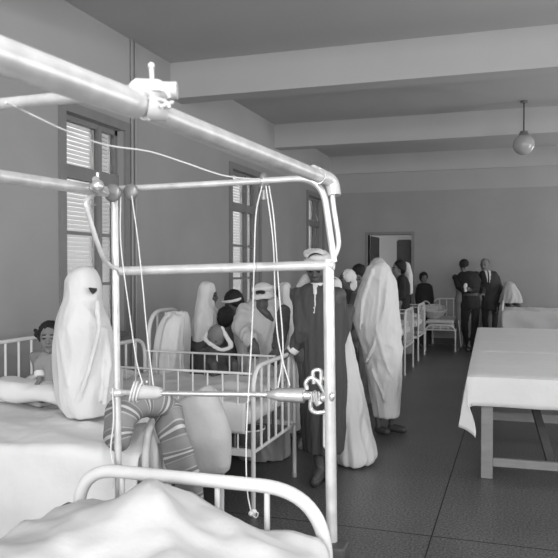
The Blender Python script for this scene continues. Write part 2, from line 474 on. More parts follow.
# bed D: left, with the veiled woman and the toddler
DX0b, DX1b, DY0, DY1 = -3.52, -1.6, 2.87, 3.74
LD = DX1b-DX0b
t = thing('hospital_bed', 'white bed at left with the seated veiled woman, striped bedding on its end rail', 'bed', (DX0b, DY0, 0))
bed_end(t, 'headboard', .87, 1.05, .016, 7, x=0)
bed_end(t, 'footboard', .87, .895, .019, 4, x=LD, rad=.2)
for y in (0, .87):
    bm = bmesh.new(); box(bm, (.01, y-.014, .40), (LD-.01, y+.014, .46)); obj('side_bar', bm, M['paint'], t, False)
bm = bmesh.new(); puff(bm, (.03, .02, .47), (LD-.04, .85, .675)); obj('mattress', bm, M['sheet2'], t)
drape('bed_sheet', DX0b+.04, DX1b-.03, DY0+.02, DY1-.02, .70, (0, 0, .62, .2), 'sheet', 'smooth white sheet spread over the left bed and falling down its side', 'sheet', amp=.016, wave=.015, seed=5, kw=7)
bm = bmesh.new(); puff(bm, (-.27,-.11,-.055), (.27,.11,.055), .055, .03)
for v in bm.verts: v.co.z += .016*(1-2*abs(noise.noise(V((v.co.x*8+2, v.co.y*7, 5)))))*(1 if v.co.z > 0 else 0)
o = obj('pillow', bm, M['sheet'], None); q = at(30, 398, 4.36); o.location = (q.x, q.y+.05, .80); o.rotation_euler = (0,.03,.1)
tag(o, 'crumpled white pillow lying in front of the toddler', 'pillow')
# small bed along the wall where the toddler sits
t = thing('cot', 'white cot along the left wall behind the veiled woman, toddler sitting on it', 'cot', (-3.50, 3.80, 0))
bm = bmesh.new(); tube(bm, rp([(0,0,0), (0,0,1.035), (0,1.3,1.035), (0,1.3,0)], .05, 6), .015, 12); e = obj('side_guard', bm, M['paint'], t)
for k in range(8):
    bm = bmesh.new(); tube(bm, [(0,.145*(k+1),.40), (0,.145*(k+1),1.03)], .010, 8); obj('bar', bm, M['paint'], e)
bm = bmesh.new(); tube(bm, rp([(.62,0,0), (.62,0,.60), (.62,1.3,.60), (.62,1.3,0)], .05, 6), .015, 12); obj('side_guard', bm, M['paint'], t)
for y in (0, 1.3):
    bm = bmesh.new(); box(bm, (.0, y-.012, .40), (.62, y+.012, .45)); obj('end_bar', bm, M['paint'], t, False)
bm = bmesh.new(); puff(bm, (.03,.02,.46), (.60,1.28,.675)); obj('mattress', bm, M['sheet2'], t)
drape('cot_sheet', -3.47, -2.90, 3.80, 5.08, .705, (0, .05, .05, 0), 'sheet', 'crumpled white sheet under the toddler on the cot by the wall', 'sheet', amp=.030, wave=.01, seed=6, kw=16, res=.02)

# near bed under the traction frame
NX0, NX1, NY1 = -1.50, -.575, 2.20
t = thing('hospital_bed', 'white tubular bed nearest the camera, inside the tall metal frame', 'bed', (NX0, .15, 0))
e = bmesh.new(); w = NX1-NX0; yl = NY1-.15
tube(e, rp([(0,yl,0), (0,yl,.848), (w*.5,yl,.850)], .16, 12)[:-1]+rp([(w*.5,yl,.850), (w,yl,.853), (w,yl,0)], .26, 14), .023, 18)
e = obj('footboard', e, M['paint'], t)
for x in (.18, .363, .546, .724):
    bm = bmesh.new(); tube(bm, [(x,yl,.40), (x,yl,.86)], .010, 10); obj('bar', bm, M['paint'], e)
bm = bmesh.new(); tube(bm, [(0,yl,.40), (w,yl,.40)], .018, 10); obj('lower_rail', bm, M['paint'], e)
e = bmesh.new(); tube(e, rp([(0,0,0), (0,0,1.0), (w,0,1.0), (w,0,0)], .26, 14), .023, 14); e = obj('headboard', e, M['paint'], t)
for x in (0, w):
    bm = bmesh.new(); box(bm, (x-.015, 0, .42), (x+.015, yl, .48)); obj('side_bar', bm, M['paint'], t, False)
bm = bmesh.new(); puff(bm, (.02, .05, .49), (w-.02, yl-.05, .66)); obj('mattress', bm, M['sheet2'], t)

def nlump(x, y):
    # raised bedding over the patient's feet, flowing to the corners
    a = math.exp(-((x+1.13)/(.27 if x < -1.13 else .17))**2)*math.exp(-((y-1.93)/.30)**2)*.118
    b = math.exp(-((x+.90)/.26)**2)*math.exp(-((y-1.85)/.38)**2)*.07
    c = math.exp(-((x+1.42)/.14)**2)*math.exp(-((y-1.55)/.4)**2)*.02
    # long soft creases running down from the heap
    c += .022*max(0, 1-9*abs((x+1.02)+.55*(y-1.9)))*math.exp(-((y-1.5)/.5)**2)+.018*max(0, 1-8*abs((x+.80)-.35*(y-1.7)))*math.exp(-((y-1.6)/.4)**2)
    c += .020*max(0, 1-9*abs((x+1.28)-.25*(y-1.4)))*math.exp(-((y-1.4)/.45)**2)+.014*max(0, 1-9*abs((y-1.45)+.5*(x+1.0)))
    return a+b+c
drape('blanket', NX0+.02, NX1-.01, .35, 2.14, .69, (.30, .2, .1, .0), 'sheet2', 'rumpled white bedding heaped on the bed nearest the camera', 'blanket', amp=.034, wave=.015, seed=9, lump=nlump, res=.02, kw=14)

# ------------------------------------------------------------------ traction frame
FY = 2.28
tf = thing('bed_gantry', 'tall tubular metal gantry standing over the nearest bed', 'metal frame', (0,0,0))
XL, XRt = -1.385, -.567
ZT = 1.862
def P(name, f, m='steel', parent=tf):
    bm = bmesh.new(); f(bm); return obj(name, bm, M[m], parent)
P('post', lambda b: tube(b, [(XL-.012, FY, 1.87), (XL+.005, FY, .42)], .0135, 14))
P('post', lambda b: tube(b, [(XRt-.022, FY, 1.60), (XRt-.005, FY, .38)], .0185, 14))
P('cross_bar', lambda b: tube(b, rp([at(118,189,2.60), at(215,184,2.46), at(322,177.5,2.345), at(334,262,2.345)], .09, 10), .011, 12))
P('cross_bar', lambda b: tube(b, [at(121,271,2.60), at(334,265,2.34)], .0165, 14))
# overhead rails running along the bed
P('overhead_rail', lambda b: tube(b, [(-.675, -.2, 1.832), (-.648, 1.13, 1.866)], .0255, 18))
P('overhead_rail', lambda b: tube(b, [(-.648, 1.17, 1.866), (-.602, 2.33, 1.868)], .0205, 18))
P('overhead_rail', lambda b: tube(b, [(-1.42, -.2, 1.80), (-1.40, 2.27, 1.847)], .019, 16))
a = at(159, 90, 1.32); c = at(7, 104, 1.62)
P('transverse_rod', lambda b: tube(b, [a, c, c+(c-a)*.3], .013, 14))
# clamp near the joint
cl = bmesh.new()
q = at(153, 92, 1.30); rgt = V((CT, ST, 0)); upv = V((0,0,1)); fw = V((-ST, CT, 0))
tube(cl, [q-rgt*.038, q-rgt*.03+upv*.002, q+rgt*.012, q+rgt*.02], [.014, .021, .021, .017], 16)
tube(cl, [q+rgt*.018, q+rgt*.045+upv*.001], [.017, .016], 16)
tube(cl, [q+upv*.01, q+upv*.045-rgt*.002], .0045, 10)
ell(cl, q+upv*.046-rgt*.002, .0065)
tube(cl, [at(150,98,1.28), at(162,117,1.3)], .008, 10)
tube(cl, [at(148,108,1.29)+upv*.0, at(168,112,1.3)], [.024, .018], 16)
tube(cl, [at(160,108,1.26), at(173,103,1.28)], .004, 8)
for dz in (0, .018):
    tube(cl, [at(155,100,1.28)+V((.03*math.cos(t_), .0, .018*math.sin(t_)-dz)) for t_ in [k*.4 for k in range(12)]], .0035, 8)
obj('rail_clamp', cl, M['tubem'], tf)
# corner sleeve at the far right
P('corner_sleeve', lambda b: tube(b, rp([at(312,172,2.30), at(332,181,2.37), at(334,196,2.36)], .03, 6), .0235, 16))
P('corner_ring', lambda b: tube(b, [at(318,176,2.3)+V((.025*math.cos(a_), 0, .025*math.sin(a_))) for a_ in [k*math.pi/10 for k in range(21)]], .002, 6), 'chrome')
# bent outer brackets
P('bent_bracket', lambda b: tube(b, curve([at(331,180,2.36), at(333,205,2.36), at(338,238,2.36), at(337,250,2.36), at(331,262,2.34)], 8), .009, 12))
P('bent_bracket', lambda b: tube(b, curve([at(113,190,2.58), at(97,193,2.5), at(87,201,2.44), at(88,212,2.44), at(100,250,2.5), at(108,264,2.56), at(120,270,2.6)], 8), .0085, 12))
P('rail_clamp', lambda b: (tube(b, [at(96,179,2.4), at(100,190,2.45)], .012, 12), tube(b, [at(93,187,2.42), at(107,194,2.5)], .011, 12), tube(b, [at(98,178,2.42), at(98,173,2.42)], .006, 10), ell(b, at(98,186,2.4), .022)), 'chrome')
P('pulley', lambda b: (ell(b, at(113,193,2.55), (.035,.015,.033)), ell(b, at(131,192,2.56), (.03,.014,.03))), 'pulley')
P('pulley', lambda b: (ell(b, at(264,182,2.42), (.017,.024,.032)), tube(b, [at(264,176,2.42), at(264,200,2.42)], .011, 10)), 'pulley')
# middle stretching bar
P('stretcher_rod', lambda b: tube(b, [at(117,393,2.60), at(137,393,2.55)], .0095, 12))
P('stretcher_grip', lambda b: tube(b, [at(134,392,2.56), at(137,392,2.56), at(141,392.5,2.55), at(155,393,2.54), at(159,393,2.53), at(161,393.5,2.52)], [.020, .034, .026, .024, .020, .011], 18), 'tubem')
P('stretcher_rod', lambda b: tube(b, [at(158,393.5,2.53), at(272,395,2.42)], .0095, 14), 'chrome')
P('stretcher_sleeve', lambda b: tube(b, [at(268,395,2.42), at(275,395,2.41), at(279,395,2.41), at(304,396,2.385), at(306,396,2.385)], [.012, .019, .0235, .0255, .014], 18), 'chrome')
def clampfig(b):
    q = lambda u, v, d=2.37: at(u, v, d)
    tube(b, curve([q(314,384), q(313,373), q(317,370), q(321,372), q(321,384)], 6), .007, 10)
    tube(b, curve([q(307,390), q(306,383), q(311,378), q(318,382), q(323,390), q(326,396)], 6), .0075, 10)
    tube(b, curve([q(322,378), q(327,381), q(329,388), q(327,396)], 6), .0065, 10)
    tube(b, curve([q(311,398), q(311,409), q(316,413), q(325,412), q(328,408), q(328,398)], 6), .0075, 10)
    tube(b, [q(304,396), q(310,396)], .015, 12)
    tube(b, [q(309,396), q(322,396)], .010, 12)
    tube(b, [q(312,393), q(320,404)], .016, 12)
    tube(b, [q(322,398,2.36), q(330,397,2.35)], .0145, 12)
    ell(b, q(332,397,2.33), (.009,.012,.016))
    for k in range(4):
        tube(b, [q(311+k*2.6,392,2.355), q(312+k*2.6,402,2.355)], .004, 8)
P('screw_clamp', clampfig, 'chrome')
P('hook_rod', lambda b: tube(b, rp([at(325,410,2.38), at(325,449,2.38), at(332,449,2.36), at(333,443,2.36)], .02, 5), .0065, 10))
P('post_bracket', lambda b: (box(b, (XRt-.05, FY-.06, .60), (XRt+.045, FY+.03, .665), .008)), 'rubber')
_q = at(70, 515, 2.46)
P('post_bracket', lambda b: (box(b, (_q.x-.035, _q.y-.03, _q.z-.03), (_q.x+.035, _q.y+.03, _q.z+.03), .006)), 'rubber')
P('mounting_arm', lambda b: box(b, (XL-.17, FY-.055, .62), (XL+.03, FY-.02, .65), .004))

def cord(name, pts, label, r=.0022, group=None, n=8, knot=None):
    bm = bmesh.new(); tube(bm, curve(pts, n), r, 8)
    if knot:
        for k in knot: ell(bm, k, (.010,.008,.009))
        q = V(knot[0]); tube(bm, curve([q, q+V((.018,0,-.012)), q+V((.024,0,.006)), q+V((.004,0,.004))], 5), r, 6)
    return tag(obj(name, bm, M['rope']), label, 'rope', group)
cord('hanging_rope', [at(121,196,2.55), at(121,245,2.55), at(129,310,2.56), at(136,360,2.56), at(143,386,2.56)], 'pale cord running from the left pulley down to the wrapped grip, the left of two')
cord('hanging_rope', [at(132,196,2.53), at(138,240,2.53), at(143,290,2.54), at(147,335,2.54), at(153,386,2.54)], 'pale cord running from the left pulley down to the grip, the right of two')
cord('hanging_rope', [at(262,186,2.40), at(256,215,2.40), at(254,270,2.40), at(252,330,2.40), at(248,400,2.40), at(246,450,2.39), at(247,490,2.39), at(251,514,2.38)], 'long pale cord hanging from the top bar to a knot below', knot=[at(251,515,2.38), at(254,513,2.38)])
cord('hanging_rope', [at(266,186,2.40), at(273,240,2.40), at(275,290,2.40), at(277,330,2.39), at(282,358,2.38), at(290,386,2.37)], 'pale cord from the centre pulley down to the metal clamp, left strand')
cord('hanging_rope', [at(269,186,2.40), at(274,220,2.40), at(279,290,2.40), at(283,350,2.39), at(278,388,2.39)], 'pale cord from the centre pulley down to the sleeve, right strand')
cord('slack_rope', [at(7,103,1.55), at(22,110,1.6), at(40,119,1.65), at(64,130,1.75), at(105,145,1.95), at(150,152,2.1), at(185,163,2.2), at(225,176,2.3), at(262,180,2.4)], 'slack cord crossing the picture from the upper left to the centre pulley', r=.0024)
cord('tied_rope', [at(112,388,2.58), at(113,420,2.58), at(110,450,2.58), at(113,470,2.56), at(112,490,2.54)], 'thin cord hanging beside the left metal post', r=.003)
bm = bmesh.new()
for k in range(3):
    c0 = at(131+k*5, 392, 2.555); pts = []
    for j in range(17):
        a_ = 2*math.pi*j/16; pts.append(c0+upv*.036*math.cos(a_)+fw*.036*math.sin(a_)+rgt*(.008*math.sin(a_*.5+k)+.012*math.cos(a_)))
    tube(bm, pts, .0035, 6)
o = tag(obj('wound_rope', bm, M['rope']), 'pale cord wound round the grip of the metal bar', 'rope')
bm = bmesh.new(); tube(bm, [at(110,393,2.6), at(116,393,2.6), at(122,393,2.59)], [.012,.02,.012], 12); obj('bar_clamp', bm, M['steel'], tf)

# ------------------------------------------------------------------ striped bedding at the foot of bed D
def tablet(name, path, widths, thicks, wdir, m, label, cat, seed=0, amp=.01, parent=None):
    """soft flat roll following a path, with rounded edges and UV along its length"""
    pts = curve(path, 6); n = len(pts); bm = bmesh.new(); uvl = bm.loops.layers.uv.new('UVMap')
    seg = 28; rings = []; L = 0; Ls = []
    for i, p in enumerate(pts):
        if i: L += (pts[i]-pts[i-1]).length
        Ls.append(L); t = i/(n-1)
        tg = (pts[min(i+1, n-1)]-pts[max(i-1, 0)]).normalized()
        w = (V(wdir)-tg*V(wdir).dot(tg)).normalized(); nn = tg.cross(w)
        def lerp(a): x = t*(len(a)-1); k = min(int(x), len(a)-2); return a[k]+(a[k+1]-a[k])*(x-k)
        e = min(1, math.sqrt(max(0, 1-(1-min(t, 1-t)/.10)**2))) if min(t, 1-t) < .10 else 1
        W_, T_ = lerp(widths)/2*(.6+.4*e), lerp(thicks)/2*(.15+.85*e)
        ring = []
        for j in range(seg):
            a = 2*math.pi*j/seg; ca, sa = math.cos(a), math.sin(a)
            x = math.copysign(abs(ca)**.7, ca)*W_; y = math.copysign(abs(sa)**.9, sa)*T_
            q = p+w*x+nn*y; q += nn*amp*noise.noise(q*9+V((seed,0,0)))
            ring.append(bm.verts.new(q))
        rings.append(ring)
    for i in range(n-1):
        for j in range(seg):
            f = bm.faces.new((rings[i][j], rings[i][(j+1)%seg], rings[i+1][(j+1)%seg], rings[i+1][j]))
            us = [j/seg, (j+1)/seg, (j+1)/seg, j/seg]; vs = [Ls[i], Ls[i], Ls[i+1], Ls[i+1]]
            for l, u_, v_ in zip(f.loops, us, vs): l[uvl].uv = (u_, v_)
    bm.faces.new(rings[0][::-1]); bm.faces.new(rings[-1])
    o = obj(name, bm, M[m], parent)
    return tag(o, label, cat) if not parent else o
tablet('striped_pillow', [at(122,452,3.06), at(118,436,3.08), at(122,418,3.12), at(134,404,3.18), at(152,403,3.24), at(166,412,3.28), at(172,434,3.22), at(178,457,3.2), at(187,482,3.18), at(196,512,3.18)],
       [.12,.20,.22,.22,.22,.22,.22,.22,.22,.16], [.05,.10,.13,.13,.12,.10,.08,.08,.08,.06], (.8,-.55,.30), 'stripe', 'striped ticking bedding folded over the end rail of the left bed', 'bedding', 2, .02)
tablet('pale_pillow', [at(186,396,3.46), at(194,412,3.44), at(202,440,3.42), at(208,479,3.42)], [.26,.28,.29,.22], [.10,.15,.16,.12], (.93,.25,-.12), 'plainp', 'plain pale stuffed pillow hanging beside the striped bedding', 'pillow', 4, .016)
# sheet corner below
tablet('folded_cloth', [at(137,424,3.30), at(140,452,3.28), at(141,485,3.28)], [.13,.17,.17], [.04,.05,.04], (.95,.3,0), 'sheet2', 'white folded cloth hanging under the striped bedding', 'cloth', 5)

# ------------------------------------------------------------------ people
class Fig:
    def __init__(s, u0, D, label, group=None, name='person', cat='person'):
        s.u0, s.D = u0, D
        p = at(u0, 267, D); s.o = V((p.x, p.y, 0))
        s.root = thing(name, label, cat, s.o, TH, group)
        s.R = Matrix.Rotation(-TH, 3, 'Z')
    def J(s, u, v, dy=0):
        return s.R @ (at(u, v, s.D+dy)-s.o)
    def rows(s, rws, dy=0, n=4):
        out = []
        for v, ul, ur, ry in rws:
            a, b = s.J(ul, v, dy), s.J(ur, v, dy); out.append(((a.x+b.x)/2, dy, a.z, abs(b.x-a.x)/2, ry))
        return interp(out, n)

def hbasis(yaw, pitch=0, roll=0):
    """x = wearer's left, y = backwards, z = up; yaw 0 faces the camera, 90 faces picture-right"""
    return Matrix.Rotation(math.radians(yaw), 3, 'Z') @ Matrix.Rotation(math.radians(pitch), 3, 'X') @ Matrix.Rotation(math.radians(roll), 3, 'Y')

def head(bm, c, B, s=1.0):
    c = V(c); q = lambda x, y, z: c + B @ (V((x, y, z))*s)
    ell(bm, q(0, .012, .022), (.077*s, .095*s, .098*s), B)
    ell(bm, q(0, -.022, -.04), (.062*s, .070*s, .082*s), B)
    ell(bm, q(0, -.062, -.098), (.027*s, .022*s, .020*s), B)
    chain(bm, [q(0, -.088, .010), q(0, -.104, -.026)], [.009*s, .014*s])
    ell(bm, q(0, -.095, -.030), (.019*s, .012*s, .010*s), B)
    ell(bm, q(0, -.080, .026), (.050*s, .014*s, .011*s), B)
    ell(bm, q(0, -.084, -.060), (.024*s, .011*s, .010*s), B)
    for e in (-1, 1):
        ell(bm, q(.032*e, -.078, .004), (.015*s, .012*s, .012*s), B)
        ell(bm, q(.078*e, .012, -.008), (.011*s, .02*s, .032*s), B)
        ell(bm, q(.040*e, -.060, -.030), (.022*s, .02*s, .022*s), B)

def face_paint(c, B, s=1.0):
    c = V(c); Bi = B.inverted()
    def f(p, n):
        d = (Bi @ (p-c))/s
        if d.y < -.055:
            for e in (-1, 1):
                if ((d.x-.032*e)/.015)**2+((d.z-.004)/.008)**2 < 1: return 1
                if ((d.x-.034*e)/.022)**2+((d.z-.030)/.0055)**2 < 1: return 1
            if (d.x/.026)**2+((d.z+.060)/.0075)**2 < 1: return 2
        return 0
    return f

def hand(bm, w, d, palm, s=1.0, curl=.5, thumb=1):
    """w wrist, d finger direction, palm = direction the palm faces"""
    w = V(w); d = V(d).normalized(); c = V(palm); c = (c-d*c.dot(d)).normalized(); e = d.cross(c)*thumb
    R = Matrix((e, c, d)).transposed()
    ell(bm, w+d*.045*s, (.041*s, .018*s, .052*s), R)
    cap(bm, w, .023*s, w+d*.03*s, .022*s)
    for k, (off, ln) in enumerate(((.030, .070), (.011, .080), (-.010, .074), (-.029, .058))):
        a = w+d*.085*s+e*off*s
        d1 = (d*math.cos(curl*.6)+c*math.sin(curl*.6)+e*off*2).normalized(); d2 = d*math.cos(curl*1.6)+c*math.sin(curl*1.6)
        b = a+d1*ln*.5*s; g = b+d2*ln*.5*s
        chain(bm, [w+d*.05*s+e*off*.8*s, a, b, g], [.012*s, .0105*s, .0095*s, .008*s])
    a = w+d*.025*s+e*.030*s; b = a+(d*.6+e*.7+c*.3).normalized()*.040*s; g = b+(d*.9+e*.2+c*.35).normalized()*.032*s
    chain(bm, [a, b, g], [.015*s, .012*s, .009*s])

def body(fig, h, yaw, hyaw=None, pitch=0, s=1.0, seat=None, foot=0.0, arms=None, hands=True, voxel=.011, skin='skin', legdir=None, hs=None, feet=None, lean=(0,0)):
    """whole continuous body: h head centre (local), yaw body facing; arms={+1/-1: (elbow, wrist, handdir, palm)}"""
    hyaw = yaw if hyaw is None else hyaw; hs = hs or s
    B = hbasis(yaw); HB = hbasis(hyaw, pitch); h = V(h); bm = bmesh.new()
    L = B @ V((1,0,0)); Fd = B @ V((0,-1,0)); Z = V((0,0,1)); lean = V((lean[0], lean[1], 0))
    neck = h+V((0,0,-.155*s))-Fd*.02
    chest = neck-Z*.16*s+lean*.3; waist = neck-Z*.36*s+lean*.7
    pel = neck-Z*.50*s+lean
    if seat is not None: pel.z = seat+.10*s; waist.z = (pel.z+chest.z)/2
    elif foot is not None: pel.z = max(pel.z, foot+.5*s)
    head(bm, h, HB, hs)
    chain(bm, [h-Z*.06*s, neck], [.052*s, .055*s])
    sh = {}
    for e in (-1, 1):
        sh[e] = neck+L*e*.165*s-Z*.045*s
        chain(bm, [neck-Z*.02*s, sh[e]], [.05*s, .052*s])
        chain(bm, [sh[e], chest+L*e*.08*s, waist+L*e*.06*s, pel+L*e*.08*s], [.055*s, .10*s, .085*s, .105*s])
        a = None if arms == 'tuck' else (arms or {}).get(e)
        if arms == 'tuck':
            el_ = sh[e]-L*e*.03*s-Z*.26*s+Fd*.02*s; wr = el_-L*e*.09*s+Fd*.08*s-Z*.04*s; dr_, pm = -L*e+Fd*.2, -Fd
        elif a is None:
            el_ = sh[e]+L*e*.05*s-Z*.28*s; wr = el_+Fd*.06*s-Z*.24*s; dr_, pm = (0,0,-1), -L*e
        else: el_, wr, dr_, pm = a
        chain(bm, [sh[e], el_, wr], [.048*s, .037*s, .025*s])
        if hands: hand(bm, wr, dr_, pm, s, thumb=1 if V(dr_).cross(V(pm)).dot(Fd+Z*.5) > 0 else -1)
        hp = pel+L*e*.085*s-Z*.03*s
        if seat is not None:
            ld = V(legdir or Fd).normalized(); kn = hp+ld*.42*s+L*e*.03; kn.z = seat+.07*s
            an = kn-Z*(min(.42*s, max(kn.z-foot-.08*s, .05)))
            if kn.z-foot < .25: an = hp+ld*.30*s-L*e*.1*s; an.z = foot+.05*s
        else:
            an = V((hp.x, hp.y, foot+.08*s))+L*e*.01; 
            if feet and e in feet: an = V(feet[e])
            kn = hp*.48+an*.52+Fd*.02
        chain(bm, [hp, kn, an], [.083*s, .056*s, .036*s])
        chain(bm, [an-Z*.02*s, an+Fd*.15*s-Z*.05*s], [.038*s, .026*s])
    fp = face_paint(h, HB, hs)
    return fuse('body', bm, [M[skin], M['dark'], M['lip']], fig.root, voxel, 2, paint=fp), dict(neck=neck, sh=sh, pel=pel, HB=HB, L=L, F=Fd)

def garment(fig, name, fn, m, voxel=.013, amp=.012, freq=(10,10,3), smooth=3, seed=1, paint=None, mats=None):
    bm = bmesh.new(); fn(bm)
    return fuse(name, bm, mats or [M[m]], fig.root, voxel, smooth, amp, freq, seed=seed, paint=paint)

def hair(fig, c, B, s=1.0, back=.02, low=-.06, m='hair', seed=0, vol=1.0, voxel=.009):
    c = V(c)
    def f(bm):
        q = lambda x, y, z: c + B @ (V((x, y, z))*s)
        ell(bm, q(0, .028, .042), (.086*s*vol, .092*s*vol, .090*s*vol), B)
        ell(bm, q(0, .06, .0), (.078*s*vol, .058*s*vol, .085*s*vol), B)
        for e in (-1, 1): ell(bm, q(.064*e, .02, .02), (.027*s*vol, .055*s, .055*s), B)
    return garment(fig, 'hair', f, m, voxel, .006, (60,60,60), 1, seed)

# ---- A: seated veiled woman on the left bed
f = Fig(86, 4.05, 'seated person wholly wrapped in a white veil, dark eye slit showing, on the left bed')
hc = f.J(84, 287); 
body(f, hc, 40, 55, seat=.72, foot=.715, s=.62, hs=.86, voxel=.016, arms='tuck', legdir=(.35,1,0), )
def fn(bm):
    loft(bm, f.rows([(265.8,82,88,.03), (268,76,94,.075), (273,70,97.5,.105), (281,66,100,.118), (291,65,101,.12), (300,63.5,101,.125), (309,61,103,.15), (318,58.5,107,.18), (332,56,111,.205), (350,54.5,114,.215), (370,54.5,115,.22), (390,57,114.5,.225), (403,61,113,.225), (411,66,112,.21), (413,70,110,.19)]), 64, .018, 7, 1)
    chain(bm, [f.J(97,302,-.10), f.J(99,330,-.19), f.J(88,372,-.235), f.J(78,400,-.22)], [.016,.015,.014,.010])
    chain(bm, [f.J(70,305,-.08), f.J(64,340,-.17), f.J(68,385,-.215)], [.020,.022,.014])
    chain(bm, [f.J(104,330,-.10), f.J(109,365,-.13), f.J(104,404,-.17)], [.020,.022,.018])
HB = hbasis(55); c0 = hc
vb = garment(f, 'white_veil', fn, 'haik', .009, .008, (10,10,3.2), 5, 4)
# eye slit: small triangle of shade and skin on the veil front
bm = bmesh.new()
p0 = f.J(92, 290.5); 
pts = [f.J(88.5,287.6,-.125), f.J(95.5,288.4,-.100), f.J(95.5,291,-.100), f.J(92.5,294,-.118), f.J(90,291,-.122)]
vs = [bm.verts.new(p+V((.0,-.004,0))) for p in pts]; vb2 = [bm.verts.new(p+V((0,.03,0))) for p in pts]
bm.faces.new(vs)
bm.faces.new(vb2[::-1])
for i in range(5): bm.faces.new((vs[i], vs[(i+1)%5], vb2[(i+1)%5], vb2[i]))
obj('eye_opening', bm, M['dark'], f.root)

# ---- B: toddler
f = Fig(50, 4.5, 'dark haired toddler in a grey smock peeking out behind the veiled woman')
hc = f.J(49, 338, -.02); s = .62
arm = {-1: (f.J(38,362,-.05), f.J(39,381,-.12), (-.45,-.3,-.55), (0,0,-1)), 1: (f.J(66,366,0), f.J(66,381,-.05), (0,0,-1), (-1,0,0))}
_, k = body(f, hc, 10, 12, 0, s=.58, hs=.80, seat=.72, foot=.72, legdir=(.2,1,0), arms=arm, voxel=.0065, skin='skinp')
hair(f, hc, k['HB'], .82, seed=2, vol=1.03)
def fn(bm):
    loft(bm, f.rows([(349,47,54,.035), (352,41,60,.055), (358,37,63,.075), (370,36,66,.085), (385,40,68,.10), (391,42,68,.11)]), 36, .03, 8)
    chain(bm, [f.J(43,355), f.J(38.5,363,-.05), f.J(38.5,373,-.09)], [.036,.031,.027])
garment(f, 'smock', fn, 'smock', .008, .007, (22,22,8), 2, 3)
def fn(bm): tube(bm, [f.J(38.5,371.5,-.09), f.J(38.9,377,-.105)], [.033,.031], 16)
garment(f, 'white_cuff', fn, 'cuff', .007, .0, smooth=1)
def fn(bm):
    for u, v in ((37,332),(35.5,335),(37.5,337),(35,330.5)): ell(bm, f.J(u,v,0), .013)
garment(f, 'hair_bunch', fn, 'hair', .006, .003, (60,60,60), 1)

# ---- draped bed end behind the cot
t = thing('cot', 'white cot end with curved tube, half hidden under a hanging white cloth', 'cot', (-3.16, 5.26, 0), 0)
bed_end(t, 'footboard', .60, 1.20, .018, 3, x=.26, rad=.22); bed_end(t, 'headboard', .60, 1.0, .015, 3, x=-.6)
for y in (0, .60):
    bm = bmesh.new(); box(bm, (-.6, y-.012, .40), (.26, y+.012, .45)); obj('side_bar', bm, M['paint'], t, False)
bm = bmesh.new(); puff(bm, (-.57, .02, .45), (.22, .58, .60)); obj('mattress', bm, M['sheet2'], t)
fd = Fig(172, 5.98, 'white cloth draped in a tall hump over the curved cot end behind the middle cot', name='draped_cloth', cat='cloth')
def fn(bm):
    loft(bm, fd.rows([(311.5,171,186,.04), (314,166,189,.08), (321,161,190,.12), (332,157,190,.14), (350,153,189.5,.15), (372,151,189,.16), (400,150,190,.17), (430,149,191,.18)]), 56, .06, 9)
garment(fd, 'cloth', fn, 'haik', .012, .016, (13,13,1.6), 2, 8)

# ---- 4: woman in white veil in profile
f = Fig(206, 6.2, 'person in a white head veil seen in profile facing right, behind the middle cot')
hc = f.J(208, 295); body(f, hc, 75, 80, 6, s=.64, hs=.85, arms='tuck', voxel=.013, foot=0)
def fn(bm):
    loft(bm, f.rows([(281.5,204,209,.03), (284,200,213.5,.08), (290,198,215.5,.105), (298,197.5,214.5,.11), (305,196,215,.13), (312,194,218.5,.16), (322,191.5,221,.18), (332,190,221,.19), (340,190,218,.19)]), 48, .05, 7, 2)
garment(f, 'white_veil', fn, 'haik', .010, .012, (14,14,2), 2, 6)
def fn(bm):
    loft(bm, f.rows([(334,191,220,.17), (350,189,223,.2), (380,187,225,.22), (420,186,227,.24), (450,186,228,.25)]), 44, .05, 9, 2)
garment(f, 'skirt', fn, 'dgrey', .014, .014, (10,10,3), 2, 7)
# child held on lap in front
f = Fig(218, 5.72, 'small child in grey cap and dark cardigan with a white scarf behind the cot')
hc = f.J(216.5, 337); _, k = body(f, hc, 20, 0, 10, s=.60, hs=.74, seat=.78, foot=.45, voxel=.0085, arms='tuck', skin='skin')
def fn(bm): ell(bm, hc+V((0,-.004,.018)), (.074,.082,.082)); ell(bm, hc+V((0,-.01,-.02)), (.062,.066,.06))
garment(f, 'knit_cap', fn, 'grey', .008, .003, (60,60,60), 1)
def fn(bm):
    P_ = curve([f.J(207,333,-.02), f.J(205,339,-.05), f.J(213,346,-.08), f.J(222,350,-.09), f.J(231,346,-.06), f.J(226,336,-.05), f.J(222,328,-.03)], 6)
    for i, p in enumerate(P_): ell(bm, p, (.016+.010*math.sin(i/len(P_)*math.pi),.015,.017), seg=10, rings=6)
garment(f, 'white_scarf', fn, 'cuff', .009, .004, (30,30,30), 2)
def fn(bm):
    loft(bm, f.rows([(346,207,228,.07), (352,202,233,.11), (362,199,236,.13), (378,198,237,.14), (400,200,236,.14)]), 40, .02, 6)
garment(f, 'cardigan', fn, 'dgrey', .010, .008, (16,16,8), 2, 4)

